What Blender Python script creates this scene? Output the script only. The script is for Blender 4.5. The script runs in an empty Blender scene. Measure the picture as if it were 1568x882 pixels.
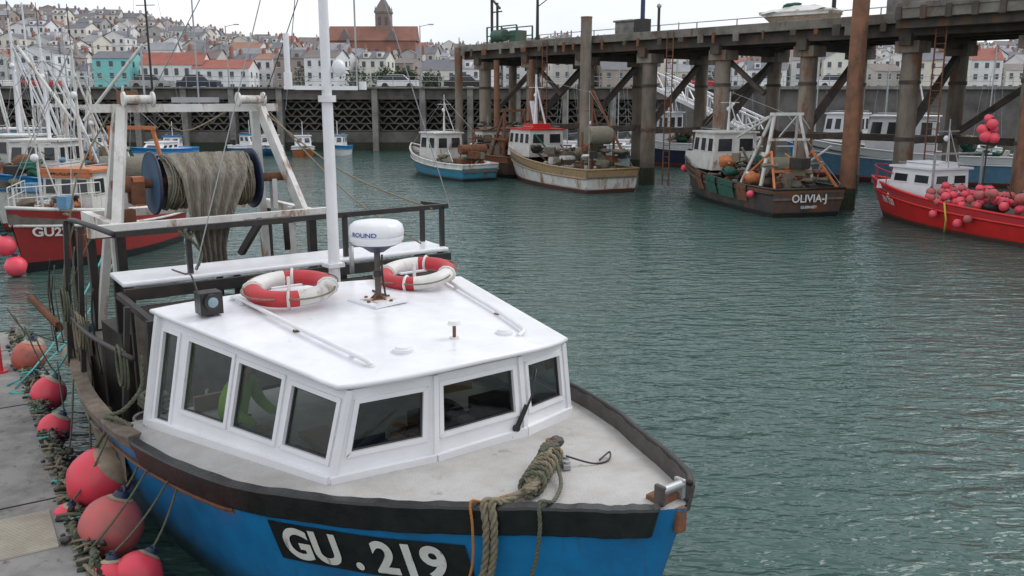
import bpy, math, random, bmesh
from mathutils import Vector, Matrix, noise
random.seed(7)
R=random.random
def U(a,b): return a+(b-a)*random.random()
sc=bpy.context.scene
# ---------------------------------------------------------------- materials
def M(name,c,r=.6,m=0,c2=None,s=3,amt=.5,bump=0,bs=25,rust=0,rs=2.5,streak=True,rc=(.20,.075,.03),spec=.5,stretch=None,wl=None):
    mt=bpy.data.materials.new(name); mt.use_nodes=True
    nt=mt.node_tree; N=nt.nodes; L=nt.links; b=N['Principled BSDF']
    b.inputs['Roughness'].default_value=r; b.inputs['Metallic'].default_value=m
    b.inputs['Specular IOR Level'].default_value=spec
    tc=N.new('ShaderNodeTexCoord')
    if c2 is None: c2=tuple(x*.72 for x in c)
    mp=N.new('ShaderNodeMapping'); L.new(tc.outputs['Object'],mp.inputs[0])
    if stretch: mp.inputs['Scale'].default_value=stretch
    n=N.new('ShaderNodeTexNoise'); n.inputs['Scale'].default_value=s; n.inputs['Detail'].default_value=7; n.inputs['Roughness'].default_value=.65
    L.new(mp.outputs[0],n.inputs['Vector'])
    mr=N.new('ShaderNodeMapRange'); mr.inputs[1].default_value=.38; mr.inputs[2].default_value=.68; mr.inputs[4].default_value=amt*1.6 if amt<.6 else 1
    L.new(n.outputs[0],mr.inputs[0])
    mx=N.new('ShaderNodeMix'); mx.data_type='RGBA'
    mx.inputs[6].default_value=(*c,1); mx.inputs[7].default_value=(*c2,1); L.new(mr.outputs[0],mx.inputs[0])
    out=mx.outputs[2]
    if rust:
        zs=(.35 if streak is True else (1 if streak is False else streak))
        mp2=N.new('ShaderNodeMapping'); mp2.inputs['Scale'].default_value=(1,1,zs); L.new(tc.outputs['Object'],mp2.inputs[0])
        n2=N.new('ShaderNodeTexNoise'); n2.inputs['Scale'].default_value=rs; n2.inputs['Detail'].default_value=8; n2.inputs['Roughness'].default_value=.7
        L.new(mp2.outputs[0],n2.inputs['Vector'])
        m2=N.new('ShaderNodeMapRange'); m2.inputs[1].default_value=.70-.35*rust; m2.inputs[2].default_value=.80-.33*rust; L.new(n2.outputs[0],m2.inputs[0])
        x2=N.new('ShaderNodeMix'); x2.data_type='RGBA'; L.new(m2.outputs[0],x2.inputs[0]); L.new(out,x2.inputs[6]); x2.inputs[7].default_value=(*rc,1)
        out=x2.outputs[2]
    if wl:
        sp=N.new('ShaderNodeSeparateXYZ'); L.new(tc.outputs['Object'],sp.inputs[0])
        ad=N.new('ShaderNodeMath'); ad.operation='MULTIPLY_ADD'; L.new(n.outputs[0],ad.inputs[0]); ad.inputs[1].default_value=wl[0]*1.4; L.new(sp.outputs[2],ad.inputs[2])
        m3=N.new('ShaderNodeMapRange'); m3.inputs[1].default_value=wl[0]*1.15; m3.inputs[2].default_value=wl[0]*1.9; m3.inputs[3].default_value=.85; m3.inputs[4].default_value=0; L.new(ad.outputs[0],m3.inputs[0])
        x3=N.new('ShaderNodeMix'); x3.data_type='RGBA'; L.new(m3.outputs[0],x3.inputs[0]); L.new(out,x3.inputs[6]); x3.inputs[7].default_value=(*wl[1],1); out=x3.outputs[2]
    L.new(out,b.inputs['Base Color'])
    if bump:
        nb=N.new('ShaderNodeTexNoise'); nb.inputs['Scale'].default_value=bs; nb.inputs['Detail'].default_value=5
        L.new(tc.outputs['Object'],nb.inputs['Vector'])
        bp=N.new('ShaderNodeBump'); bp.inputs['Strength'].default_value=bump; bp.inputs['Distance'].default_value=.02
        L.new(nb.outputs[0],bp.inputs['Height']); L.new(bp.outputs[0],b.inputs['Normal'])
    return mt
WG=(.03,.035,.025)
white=M('white_paint',(.80,.80,.82),.32,c2=(.66,.66,.67),s=1.5,amt=.4,bump=.08,bs=6,rust=.10,rs=9,rc=(.50,.46,.42))
roofw=M('roof_white',(.82,.82,.86),.28,c2=(.66,.66,.67),s=2.2,amt=.45,bump=.15,bs=9,rust=.20,rs=6,streak=False,rc=(.54,.51,.47))
whiter=M('white_rusty',(.72,.71,.69),.5,c2=(.52,.49,.44),s=3,rust=.46,rs=3,rc=(.27,.12,.05))
whiteold=M('white_weathered',(.72,.71,.68),.5,c2=(.50,.48,.44),s=2,rust=.36,rs=2,rc=(.3,.16,.08))
whiteh=M('white_hull',(.74,.73,.70),.5,c2=(.54,.51,.46),s=1.4,rust=.46,rs=1.8,rc=(.28,.14,.06),wl=(.25,WG))
blue=M('blue_hull',(.014,.21,.48),.30,c2=(.016,.13,.31),s=1.6,amt=.6,bump=.25,bs=4,rust=.36,rs=5.0,streak=.10,rc=(.035,.12,.24),wl=(.45,(.02,.04,.05)))
turq=M('turquoise_hull',(.04,.26,.38),.5,c2=(.04,.18,.27),rust=.42,rs=1.5,wl=(.25,WG))
black=M('black_paint',(.012,.012,.013),.38,c2=(.028,.027,.026),s=5,bump=.25,bs=30,rust=.10,rs=9,streak=False,rc=(.07,.06,.055))
blackr=M('black_steel',(.018,.018,.02),.5,c2=(.05,.035,.025),s=6,amt=.5)
dgrey=M('dark_grey_hull',(.055,.05,.05),.55,c2=(.10,.08,.07),s=1,rust=.56,rs=1.0,rc=(.16,.07,.035),wl=(.25,WG))
deckm=M('deck_grey',(.49,.475,.46),.8,c2=(.37,.35,.325),s=2.2,amt=.55,bump=.5,bs=70,rust=.24,rs=5,streak=False,rc=(.29,.25,.21))
deck2=M('work_deck',(.16,.14,.12),.85,c2=(.08,.07,.06),s=5,rust=.3)
wood=M('weathered_wood',(.20,.16,.12),.8,c2=(.09,.065,.05),s=6,bump=.3,rust=.2)
toe=M('toe_rail',(.10,.088,.078),.75,c2=(.05,.045,.04),s=5,bump=.3,rust=.25)
woodt=M('varnished_wood',(.38,.26,.14),.55,c2=(.26,.17,.09),s=4,rust=.3)
red=M('red_hull',(.66,.02,.02),.35,c2=(.48,.02,.02),s=2,rust=.2,rc=(.3,.05,.04),wl=(.2,(.08,.03,.03)))
redd=M('dark_red_hull',(.33,.03,.028),.45,c2=(.23,.03,.03),rust=.32,rc=(.15,.05,.04),wl=(.25,WG))
redp=M('red_plastic',(.50,.03,.04),.5,c2=(.38,.03,.03),s=6,rust=.15,rc=(.5,.3,.25),rs=8,streak=False)
orange=M('orange_paint',(.58,.18,.06),.5,c2=(.42,.14,.05),rust=.38)
rustm=M('rust',(.22,.09,.045),.85,c2=(.10,.05,.03),s=6,bump=.4)
steel=M('galvanised',(.42,.43,.44),.45,m=.5,c2=(.3,.3,.3))
glassd=M('dark_window',(.02,.025,.03),.12,c2=(.04,.045,.05),s=1)
rope_b=M('rope_tan',(.26,.22,.15),.9,c2=(.15,.13,.09),s=20,bump=.5,bs=120)
rope_g=M('rope_green',(.14,.145,.10),.9,c2=(.07,.08,.05),s=20,bump=.5,bs=120)
rope_t=M('rope_turquoise',(.08,.42,.40),.8)
rope_o=M('rope_orange',(.5,.2,.05),.9)
rope_y=M('rope_yellow',(.7,.6,.1),.9)
netm=M('fishing_net',(.28,.26,.20),.95,c2=(.13,.12,.09),s=9,bump=1.0,bs=60,stretch=(6,.6,6))
netv=M('fishing_net_draped',(.30,.27,.22),.95,c2=(.13,.11,.09),s=7,amt=.8,bump=1.0,bs=50,stretch=(2,9,.8))
netg=M('green_net',(.04,.14,.10),.95,c2=(.02,.08,.055),s=9,bump=1,bs=50)
pink=M('buoy_pink',(.76,.05,.09),.45,c2=(.55,.07,.08),s=4,rust=.26,rs=4,streak=False,rc=(.30,.11,.09))
pinkb=M('buoy_red_clean',(.84,.07,.12),.45,c2=(.76,.14,.16),s=4)
pinkf=M('buoy_faded',(.56,.11,.11),.6,c2=(.34,.13,.11),s=3,amt=.7,rust=.38,rs=3,streak=False,rc=(.20,.13,.10))
orb=M('buoy_orange',(.50,.12,.08),.55,c2=(.28,.10,.08),s=4,amt=.8,rust=.42,rs=4,streak=False,rc=(.13,.09,.07))
beige=M('buoy_beige',(.40,.32,.22),.6,c2=(.20,.16,.12),s=6,amt=.7)
navy=M('navy_plastic',(.02,.03,.07),.5)
dkblue=M('drum_blue',(.05,.12,.22),.6,rust=.35,c2=(.04,.07,.12))
hivis=M('hi_vis',(.50,.80,.06),.8,c2=(.35,.6,.05)); denim=M('denim',(.03,.04,.08),.9); skin=M('skin',(.5,.28,.2),.6); hair=M('hair',(.05,.03,.02),.8)
concrete=M('pontoon_concrete',(.27,.26,.245),.9,c2=(.12,.115,.11),s=1.6,amt=.85,bump=.6,bs=30,rust=.38,rs=5,streak=False,rc=(.085,.08,.07))
ribbed=M('ribbed_panel',(.42,.38,.31),.85,c2=(.28,.25,.20),s=3,rust=.2,rc=(.2,.18,.14))
weed=M('weed',(.04,.045,.022),.8,c2=(.012,.016,.01),s=12,amt=.8,bump=1,bs=40)
mussel=M('mussels',(.02,.022,.03),.35,c2=(.08,.06,.045),s=25)
pierc=M('pier_leg',(.29,.245,.20),.85,c2=(.13,.105,.085),s=1.2,amt=.8,bump=.8,bs=5,rust=.52,rs=1.0,rc=(.20,.085,.04),stretch=(1,1,.3),wl=(1.5,(.035,.035,.025)))
pierb=M('pier_beam',(.11,.09,.075),.85,c2=(.05,.043,.037),s=1.5,amt=.8,rust=.46,rs=1.5,rc=(.17,.08,.042))
pierdeck=M('pier_deck',(.24,.22,.19),.85,c2=(.10,.09,.075),s=1,amt=.8,bump=.5,bs=5,rust=.45,rs=1.5,rc=(.12,.07,.045))
rustpile=M('rust_pile',(.29,.135,.075),.8,c2=(.15,.08,.05),s=1.5,amt=.8,bump=.5,bs=6,rust=.4,rs=1,rc=(.11,.065,.05))
granite=M('granite_wall',(.15,.14,.13),.9,c2=(.07,.065,.06),s=.6,amt=.8,bump=.5,bs=3)
lattice=M('wall_concrete',(.16,.145,.13),.9,c2=(.07,.06,.05),s=.7,amt=.8)
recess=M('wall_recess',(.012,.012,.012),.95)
pil=M('wall_pilaster',(.26,.25,.23),.9,c2=(.12,.11,.10),s=1,amt=.8)
grass=M('hill_ground',(.09,.10,.06),.95,c2=(.15,.145,.13),s=.05,amt=.7)
leaf=M('foliage',(.05,.075,.03),.9,c2=(.025,.04,.02),s=.5)
green=M('green_paint',(.05,.13,.09),.6,rust=.4)
lblue=M('light_blue',(.14,.30,.46),.6,rust=.25)
# ---------------------------------------------------------------- mesh builder
class MB:
    def __init__(s): s.v=[];s.f=[];s.m=[];s.sm=[];s.mats=[]
    def mi(s,mat):
        if mat not in s.mats: s.mats.append(mat)
        return s.mats.index(mat)
    def add(s,vs,fs,mat,smooth=False):
        o=len(s.v); s.v+= [tuple(x) for x in vs]; k=s.mi(mat)
        for f in fs: s.f.append(tuple(i+o for i in f)); s.m.append(k); s.sm.append(smooth)
    def box(s,c,d,mat,rz=0,mtx=None):
        x,y,z=[q/2 for q in d]
        vs=[Vector(p) for p in [(-x,-y,-z),(x,-y,-z),(x,y,-z),(-x,y,-z),(-x,-y,z),(x,-y,z),(x,y,z),(-x,y,z)]]
        r=mtx if mtx is not None else Matrix.Rotation(rz,3,'Z')
        vs=[r@p+Vector(c) for p in vs]
        s.add(vs,[(3,2,1,0),(4,5,6,7),(0,1,5,4),(1,2,6,5),(2,3,7,6),(3,0,4,7)],mat)
    def hexa(s,vs,mat): s.add(vs,[(3,2,1,0),(4,5,6,7),(0,1,5,4),(1,2,6,5),(2,3,7,6),(3,0,4,7)],mat)
    def beam(s,p1,p2,w,h,mat):
        p1=Vector(p1);p2=Vector(p2);d=(p2-p1);l=d.length
        if l<1e-6:return
        d/=l; up=Vector((0,0,1)) if abs(d.z)<.97 else Vector((0,1,0))
        y=up.cross(d).normalized(); z=d.cross(y)
        m=Matrix((d,y,z)).transposed()
        s.box((p1+p2)/2,(l,w,h),mat,mtx=m)
    def cyl(s,p1,p2,r1,mat,r2=None,n=12,caps=True):
        if r2 is None:r2=r1
        p1=Vector(p1);p2=Vector(p2);d=(p2-p1).normalized()
        a=d.orthogonal().normalized();b=d.cross(a)
        vs=[];
        for p,r in((p1,r1),(p2,r2)):
            for i in range(n):
                t=2*math.pi*i/n; vs.append(p+a*math.cos(t)*r+b*math.sin(t)*r)
        s.add(vs,[(i,(i+1)%n,n+(i+1)%n,n+i) for i in range(n)],mat,True)
        if caps:
            s.add(vs,[tuple(range(n-1,-1,-1)),tuple(range(n,2*n))],mat)
    def tube(s,pts,r,mat,n=7,closed=False):
        P=[Vector(p) for p in pts];m=len(P)
        if m<2:return
        vs=[];prev=None
        for i in range(m):
            if closed: d=P[(i+1)%m]-P[i-1]
            else: d=P[min(i+1,m-1)]-P[max(i-1,0)]
            if d.length<1e-9:d=Vector((0,0,1))
            d.normalize()
            if prev is None:a=d.orthogonal().normalized()
            else:
                a=prev-d*prev.dot(d)
                a=a.normalized() if a.length>1e-6 else d.orthogonal().normalized()
            prev=a;b=d.cross(a);rr=r[i] if isinstance(r,(list,tuple)) else r
            for k in range(n):
                t=2*math.pi*k/n;vs.append(P[i]+a*math.cos(t)*rr+b*math.sin(t)*rr)
        fs=[]
        for i in range(m if closed else m-1):
            j=(i+1)%m
            for k in range(n): fs.append((i*n+k,i*n+(k+1)%n,j*n+(k+1)%n,j*n+k))
        if not closed: fs+= [tuple(range(n-1,-1,-1)),tuple((m-1)*n+k for k in range(n))]
        s.add(vs,fs,mat,True)
    def rope(s,pts,r,mat,pitch=None,sub=8):
        P=cr(pts,sub); pitch=pitch or r*7
        Q=[P[0]];step=r*.9
        for i in range(len(P)-1):
            d=(P[i+1]-P[i]).length;k=max(1,int(d/step))
            for j in range(1,k+1):Q.append(P[i].lerp(P[i+1],j/k))
        st=[[],[],[]];prev=None;ph=0
        for i,p in enumerate(Q):
            d=(Q[min(i+1,len(Q)-1)]-Q[max(i-1,0)]).normalized()
            a=d.orthogonal().normalized() if prev is None else (prev-d*prev.dot(d)).normalized()
            prev=a;b=d.cross(a)
            if i:ph+=(Q[i]-Q[i-1]).length/pitch*2*math.pi
            for k in range(3):
                t=ph+k*2.094;st[k].append(p+(a*math.cos(t)+b*math.sin(t))*r*.5)
        for k in range(3):s.tube(st[k],r*.56,mat,5)
    def sphere(s,c,r,mat,n=18,m=12,sc=(1,1,1),nz=0,mtx=None):
        c=Vector(c);vs=[];
        for i in range(m+1):
            ph=math.pi*i/m
            for k in range(n):
                t=2*math.pi*k/n
                p=Vector((math.sin(ph)*math.cos(t),math.sin(ph)*math.sin(t),math.cos(ph)))
                q=r*(1+nz*noise.noise(p*2.3+c*3.1))
                p=Vector((p.x*sc[0]*q,p.y*sc[1]*q,p.z*sc[2]*q))
                if mtx is not None:p=mtx@p
                vs.append(c+p)
        fs=[(i*n+k,(i+1)*n+k,(i+1)*n+(k+1)%n,i*n+(k+1)%n) for i in range(m) for k in range(n)]
        s.add(vs,fs,mat,True)
    def grid(s,rows,mat,smooth=True,matf=None):
        n=len(rows[0])
        base=len(s.v)
        for r in rows:s.v+=[tuple(p) for p in r]
        for i in range(len(rows)-1):
            for j in range(n-1):
                s.f.append((base+i*n+j,base+(i+1)*n+j,base+(i+1)*n+j+1,base+i*n+j+1))
                s.m.append(s.mi(matf(i,j) if matf else mat));s.sm.append(smooth)
    def obj(s,name,parent=None,loc=(0,0,0),rz=0,bevel=0):
        me=bpy.data.meshes.new(name);me.from_pydata(s.v,[],s.f)
        for m in s.mats:me.materials.append(m)
        me.polygons.foreach_set('material_index',s.m);me.polygons.foreach_set('use_smooth',s.sm);me.update()
        o=bpy.data.objects.new(name,me);sc.collection.objects.link(o)
        o.location=loc;o.rotation_euler=(0,0,rz)
        if parent:o.parent=parent
        if bevel:
            b=o.modifiers.new('bevel','BEVEL');b.width=bevel;b.segments=2;b.limit_method='ANGLE';b.angle_limit=math.radians(40)
        return o
def cr(pts,sub=6):
    P=[Vector(p) for p in pts];out=[]
    for i in range(len(P)-1):
        a=P[max(i-1,0)];b=P[i];c=P[i+1];d=P[min(i+2,len(P)-1)]
        for k in range(sub):
            t=k/sub
            out.append(.5*((2*b)+(c-a)*t+(2*a-5*b+4*c-d)*t*t+(3*b-a-3*c+d)*t**3))
    out.append(P[-1]);return out
def sag(p,q,s,n=8):
    p=Vector(p);q=Vector(q);return [p.lerp(q,i/n)+Vector((0,0,-s*4*(i/n)*(1-i/n))) for i in range(n+1)]
def empty(name,loc=(0,0,0),rz=0):
    e=bpy.data.objects.new(name,None);sc.collection.objects.link(e);e.location=loc;e.rotation_euler=(0,0,rz);e.empty_display_size=.3;return e
def textmesh(txt,size,bold=.018):
    cu=bpy.data.curves.new('t','FONT');cu.body=txt;cu.size=size;cu.align_x='CENTER';cu.align_y='CENTER';cu.offset=size*bold
    o=bpy.data.objects.new('t',cu);sc.collection.objects.link(o)
    bpy.context.view_layer.update()
    me=bpy.data.meshes.new_from_object(o.evaluated_get(bpy.context.evaluated_depsgraph_get()))
    vs=[v.co.copy() for v in me.vertices];fs=[tuple(p.vertices) for p in me.polygons]
    bpy.data.objects.remove(o);bpy.data.meshes.remove(me);return vs,fs
# ---------------------------------------------------------------- camera
H=5.0;TH=math.radians(12.1)
cam=bpy.data.cameras.new('camera');co=bpy.data.objects.new('camera',cam);sc.collection.objects.link(co)
co.location=(0,0,H);co.rotation_euler=(math.pi/2-TH,0,0);cam.sensor_width=36;cam.lens=31.18;cam.clip_end=5000;cam.clip_start=.1
sc.camera=co
# ---------------------------------------------------------------- world / sun
w=bpy.data.worlds.new('World');sc.world=w;w.use_nodes=True
N=w.node_tree.nodes;L=w.node_tree.links;bg=N['Background']
sky=N.new('ShaderNodeTexSky');sky.sky_type='NISHITA';sky.sun_disc=False;sky.sun_elevation=math.radians(48);sky.sun_rotation=math.radians(60)
tc=N.new('ShaderNodeTexCoord');mp=N.new('ShaderNodeMapping');mp.inputs['Scale'].default_value=(1,1,4);L.new(tc.outputs['Generated'],mp.inputs[0])
nz=N.new('ShaderNodeTexNoise');nz.inputs['Scale'].default_value=2.2;nz.inputs['Detail'].default_value=6;L.new(mp.outputs[0],nz.inputs['Vector'])
rp=N.new('ShaderNodeValToRGB');rp.color_ramp.elements[0].position=.33;rp.color_ramp.elements[0].color=(8.3,8.8,9.6,1);rp.color_ramp.elements[1].position=.66;rp.color_ramp.elements[1].color=(11.0,11.1,11.4,1)
L.new(nz.outputs[0],rp.inputs[0])
mx=N.new('ShaderNodeMix');mx.data_type='RGBA';mx.inputs[0].default_value=.92;L.new(sky.outputs[0],mx.inputs[6]);L.new(rp.outputs[0],mx.inputs[7])
L.new(mx.outputs[2],bg.inputs[0]);bg.inputs[1].default_value=.105
sl=bpy.data.lights.new('sun','SUN');sl.energy=1.3;sl.angle=math.radians(30);sl.color=(1,.985,.96)
so=bpy.data.objects.new('sun',sl);sc.collection.objects.link(so);so.location=(20,-20,40)
az=math.radians(60)
sd=Vector((math.cos(math.radians(48))*math.sin(az),math.cos(math.radians(48))*math.cos(az),math.sin(math.radians(48))))
so.rotation_euler=sd.to_track_quat('Z','Y').to_euler()
sc.view_settings.view_transform='Standard';sc.view_settings.look='None';sc.view_settings.exposure=0
# ---------------------------------------------------------------- water
wm=bpy.data.materials.new('harbour_water');wm.use_nodes=True
N=wm.node_tree.nodes;L=wm.node_tree.links;b=N['Principled BSDF']
b.inputs['Base Color'].default_value=(.048,.098,.086,1);b.inputs['Roughness'].default_value=.07;b.inputs['IOR'].default_value=1.33
tc=N.new('ShaderNodeTexCoord')
def wn(scale,sx,sy,rot,strength,dist,prev,det=3):
    mp=N.new('ShaderNodeMapping');mp.inputs['Scale'].default_value=(sx,sy,1);mp.inputs['Rotation'].default_value=(0,0,rot);L.new(tc.outputs['Object'],mp.inputs[0])
    n=N.new('ShaderNodeTexNoise');n.inputs['Scale'].default_value=scale;n.inputs['Detail'].default_value=det;n.inputs['Roughness'].default_value=.5;n.inputs['Distortion'].default_value=.4
    L.new(mp.outputs[0],n.inputs['Vector'])
    bp=N.new('ShaderNodeBump');bp.inputs['Strength'].default_value=strength;bp.inputs['Distance'].default_value=dist
    L.new(n.outputs[0],bp.inputs['Height'])
    if prev:L.new(prev.outputs[0],bp.inputs['Normal'])
    return bp
p=wn(.18,1,1.4,.2,.4,.35,None);p=wn(1.5,.65,1.6,-.30,1,.13,p);p=wn(4.0,.75,1.5,.15,.9,.055,p,2)
L.new(p.outputs[0],b.inputs['Normal'])
mb=MB();mb.add([(-1500,-60,0),(1500,-60,0),(1500,1500,0),(-1500,1500,0)],[(0,1,2,3)],wm);mb.obj('water')
mb=MB();mb.add([(-3000,-500,-6),(3000,-500,-6),(3000,4000,-6),(-3000,4000,-6)],[(0,1,2,3)],granite);mb.obj('ground')
# ---------------------------------------------------------------- main boat
BE=empty('fishing_boat',(-.45,8.15,0),math.atan2(-.79,.61))
T=[(2.56,.10,.30,1.97,.15,.20,1.95),(2.36,-.17,.50,1.95,-.02,.35,1.80),(1.91,-.49,.78,1.89,-.2,.5,1.5),(1.2,-1.03,1.16,1.79,-.6,.8,1.0),
(.4,-1.6,1.55,1.71,-1.1,1.15,.3),(-.87,-2.2,1.93,1.62,-1.65,1.55,-.9),(-3.1,-2.5,2.25,1.5,-1.98,1.9,-3.1),(-5.5,-2.35,2.2,1.42,-2.0,1.9,-5.5),(-8.5,-1.7,1.6,1.42,-1.5,1.4,-8.4)]
def TT(t):
    t=max(0,min(8-1e-6,t));i=int(t);f=t-i
    a=T[max(i-1,0)];b=T[i];c=T[i+1];d=T[min(i+2,8)]
    return [.5*((2*b[k])+(c[k]-a[k])*f+(2*a[k]-5*b[k]+4*c[k]-d[k])*f*f+(3*b[k]-a[k]-3*c[k]+d[k])*f**3) for k in range(7)]
def HS(t,z,side,off=0):
    q=TT(t);v=1-z/q[3]
    vv=v*.75+.25*v*v if v>0 else 0
    if v>1: vv=1+(v-1)*.6
    if side<0:g,wl=q[1],q[4]
    else:g,wl=q[2],q[5]
    p=Vector((q[0]+(q[6]-q[0])*v,g+(wl-g)*vv,z))
    if off:
        e=.02;p1=HS(t+e,z,side);p0=HS(t-e,z,side);d=(p1-p0).normalized()
        nrm=Vector((d.y,-d.x,0)) if side>0 else Vector((-d.y,d.x,0))
        if nrm.y*side<0 and t>1:nrm=-nrm
        p=p+nrm*off
    return p
NT=60
ts=[8*(i/NT)**1.0 for i in range(NT+1)]
mb=MB()
fr=[0,.05,.12,.2,.3,.4,.5,.6,.7,.8,.9,1,1.15,1.4]
for side in(-1,1):
    rows=[]
    for t in ts:
        zg=TT(t)[3]; rr=[HS(t,zg*(1-f),side) for f in fr]
        if side>0:rr=rr[::-1]
        rows.append(rr)
    mb.grid(rows,blue)
r0=[HS(0,TT(0)[3]*(1-f),-1) for f in fr];r1=[HS(0,TT(0)[3]*(1-f),1) for f in fr]
mb.grid([r1,[(a+b)/2+Vector((.06,0,0)) for a,b in zip(r0,r1)],r0],blue)
tr=[HS(8,1.42*(1-f),-1) for f in fr];tr2=[HS(8,1.42*(1-f),1) for f in fr];mb.grid([tr,tr2],blue)
mb.obj('hull',BE)
mb=MB();rows=[]
for i in range(41):
    t=i/40*6.05;q=TT(t);z=q[3]-.03
    rows.append([Vector((q[0]-.02,q[1]+(q[2]-q[1])*k/12,z+.07*(1-(2*k/12-1)**2)*min(1,t))) for k in range(13)])
mb.grid(rows,deckm)
mb.obj('foredeck',BE)
mb=MB();rows=[]
for i in range(21):
    t=6+i/20*2;q=TT(t)
    rows.append([(q[0],q[1]+.08,.85),(q[0],q[2]-.08,.85)])
mb.grid(rows,deck2)
for sd_ in(-1,1):
    mb.grid([[(TT(t)[0],TT(t)[1 if sd_<0 else 2]-sd_*.09,.85),(TT(t)[0],TT(t)[1 if sd_<0 else 2]-sd_*.09,TT(t)[3])] for t in[6+.1*i for i in range(21)]],wood)
mb.obj('working_deck',BE)
def sweep(mb,t0,t1,side,ztop,zbot,thick,mat,n=50,inner=.02):
    rows=[]
    for i in range(n+1):
        t=t0+(t1-t0)*i/n;zg=TT(t)[3]
        e=.03
        p1=HS(min(8,t+e),zg,side);p0=HS(max(0,t-e),zg,side);d=(p1-p0).normalized();nr=Vector((-d.y,d.x,0)) if side<0 else Vector((d.y,-d.x,0))
        if side<0 and nr.y>0:nr=-nr
        if side>0 and nr.y<0:nr=-nr
        w_=.006*math.sin(t*9)+.004*math.sin(t*23)
        th=(thick+w_)*(1 if 0<i<n else .4)
        zt=zg+ztop+w_;zb=zg+zbot+w_
        o1=HS(t,min(zt,zg),side);o2=HS(t,zb,side)
        r=[Vector((o1.x,o1.y,zt))-nr*inner,Vector((o1.x,o1.y,zt))+nr*th*.8,Vector((o1.x,o1.y,zt-.02))+nr*th,Vector((o2.x,o2.y,zb+.02))+nr*th,Vector((o2.x,o2.y,zb))+nr*th*.7,Vector((o2.x,o2.y,zb))-nr*.01]
        r.append(r[0]-Vector((0,0,.001)))
        rows.append(r)
    mb.grid(rows,mat,False)
    for rr in(rows[0],rows[-1]):mb.add(rr[:6],[(0,1,2,3,4,5)],mat)
mb=MB();sweep(mb,.35,5.75,-1,.035,-.235,.055,black,90,.05);mb.obj('black_strake',BE)
mb=MB();sweep(mb,5.76,8,-1,.05,-.10,.06,wood,30,.12);sweep(mb,4.9,6.4,-1,-.265,-.32,.035,rustm,30);sweep(mb,6.4,8,-1,-.26,-.36,.05,wood,30)
sweep(mb,.3,8,1,.13,-.12,.05,toe,90,.03)
mb.tube([Vector((TT(t)[0],TT(t)[2]+.01,TT(t)[3]+.135)) for t in[.25+.1*i for i in range(76)]],.028,blackr,6)
mb.obj('rails',BE)
mb=MB()
mb.box((2.40,.20,1.99),(.16,.26,.06),rustm,.1);mb.box((2.46,.09,2.05),(.10,.04,.16),toe);mb.box((2.46,.31,2.05),(.10,.04,.16),steel);mb.cyl((2.48,.09,2.09),(2.48,.31,2.09),.035,steel)
mb.box((2.575,.2,1.86),(.05,.10,.20),rustm)
mb.obj('bow_roller',BE,bevel=.012)
def tfora(a,z):
    lo,hi=0,8
    for _ in range(40):
        m=(lo+hi)/2
        if HS(m,z,-1).x>a:lo=m
        else:hi=m
    return lo
PA=-.30
mb=MB();rows=[]
for i in range(31):
    a=PA+1.56*i/30
    rows.append([HS(tfora(a,z),z,-1,.012) for z in[1.385-.037*j+.05*(a) for j in range(12)]])
mb.grid(rows,black,True);mb.obj('number_plate',BE)
vs,fs=textmesh('GU . 219',.46,.034)
xs=[v.x for v in vs];x0,x1=min(xs),max(xs)
bm=bmesh.new();bv=[bm.verts.new(v) for v in vs]
for f in fs:
    try:bm.faces.new([bv[i] for i in f])
    except:pass
for k in range(14):
    xx=x0+(x1-x0)*(k+.5)/14
    bmesh.ops.bisect_plane(bm,geom=bm.verts[:]+bm.edges[:]+bm.faces[:],plane_co=(xx,0,0),plane_no=(1,0,0))
bm.verts.index_update();vs=[v.co.copy() for v in bm.verts];fs=[tuple(v.index for v in f.verts) for f in bm.faces];bm.free()
nv=[]
for v in vs:
    a=PA+.10+(v.x-x0)/(x1-x0)*1.30;z=1.165+.05*a+v.y*.96
    nv.append(HS(tfora(a,z),z,-1,.022))
mb=MB();mb.add(nv,fs,M('letter_white',(.75,.75,.72),.5,c2=(.6,.58,.5),rust=.38,rs=6,rc=(.2,.10,.06)));mb.obj('registration_number',BE)
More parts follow.
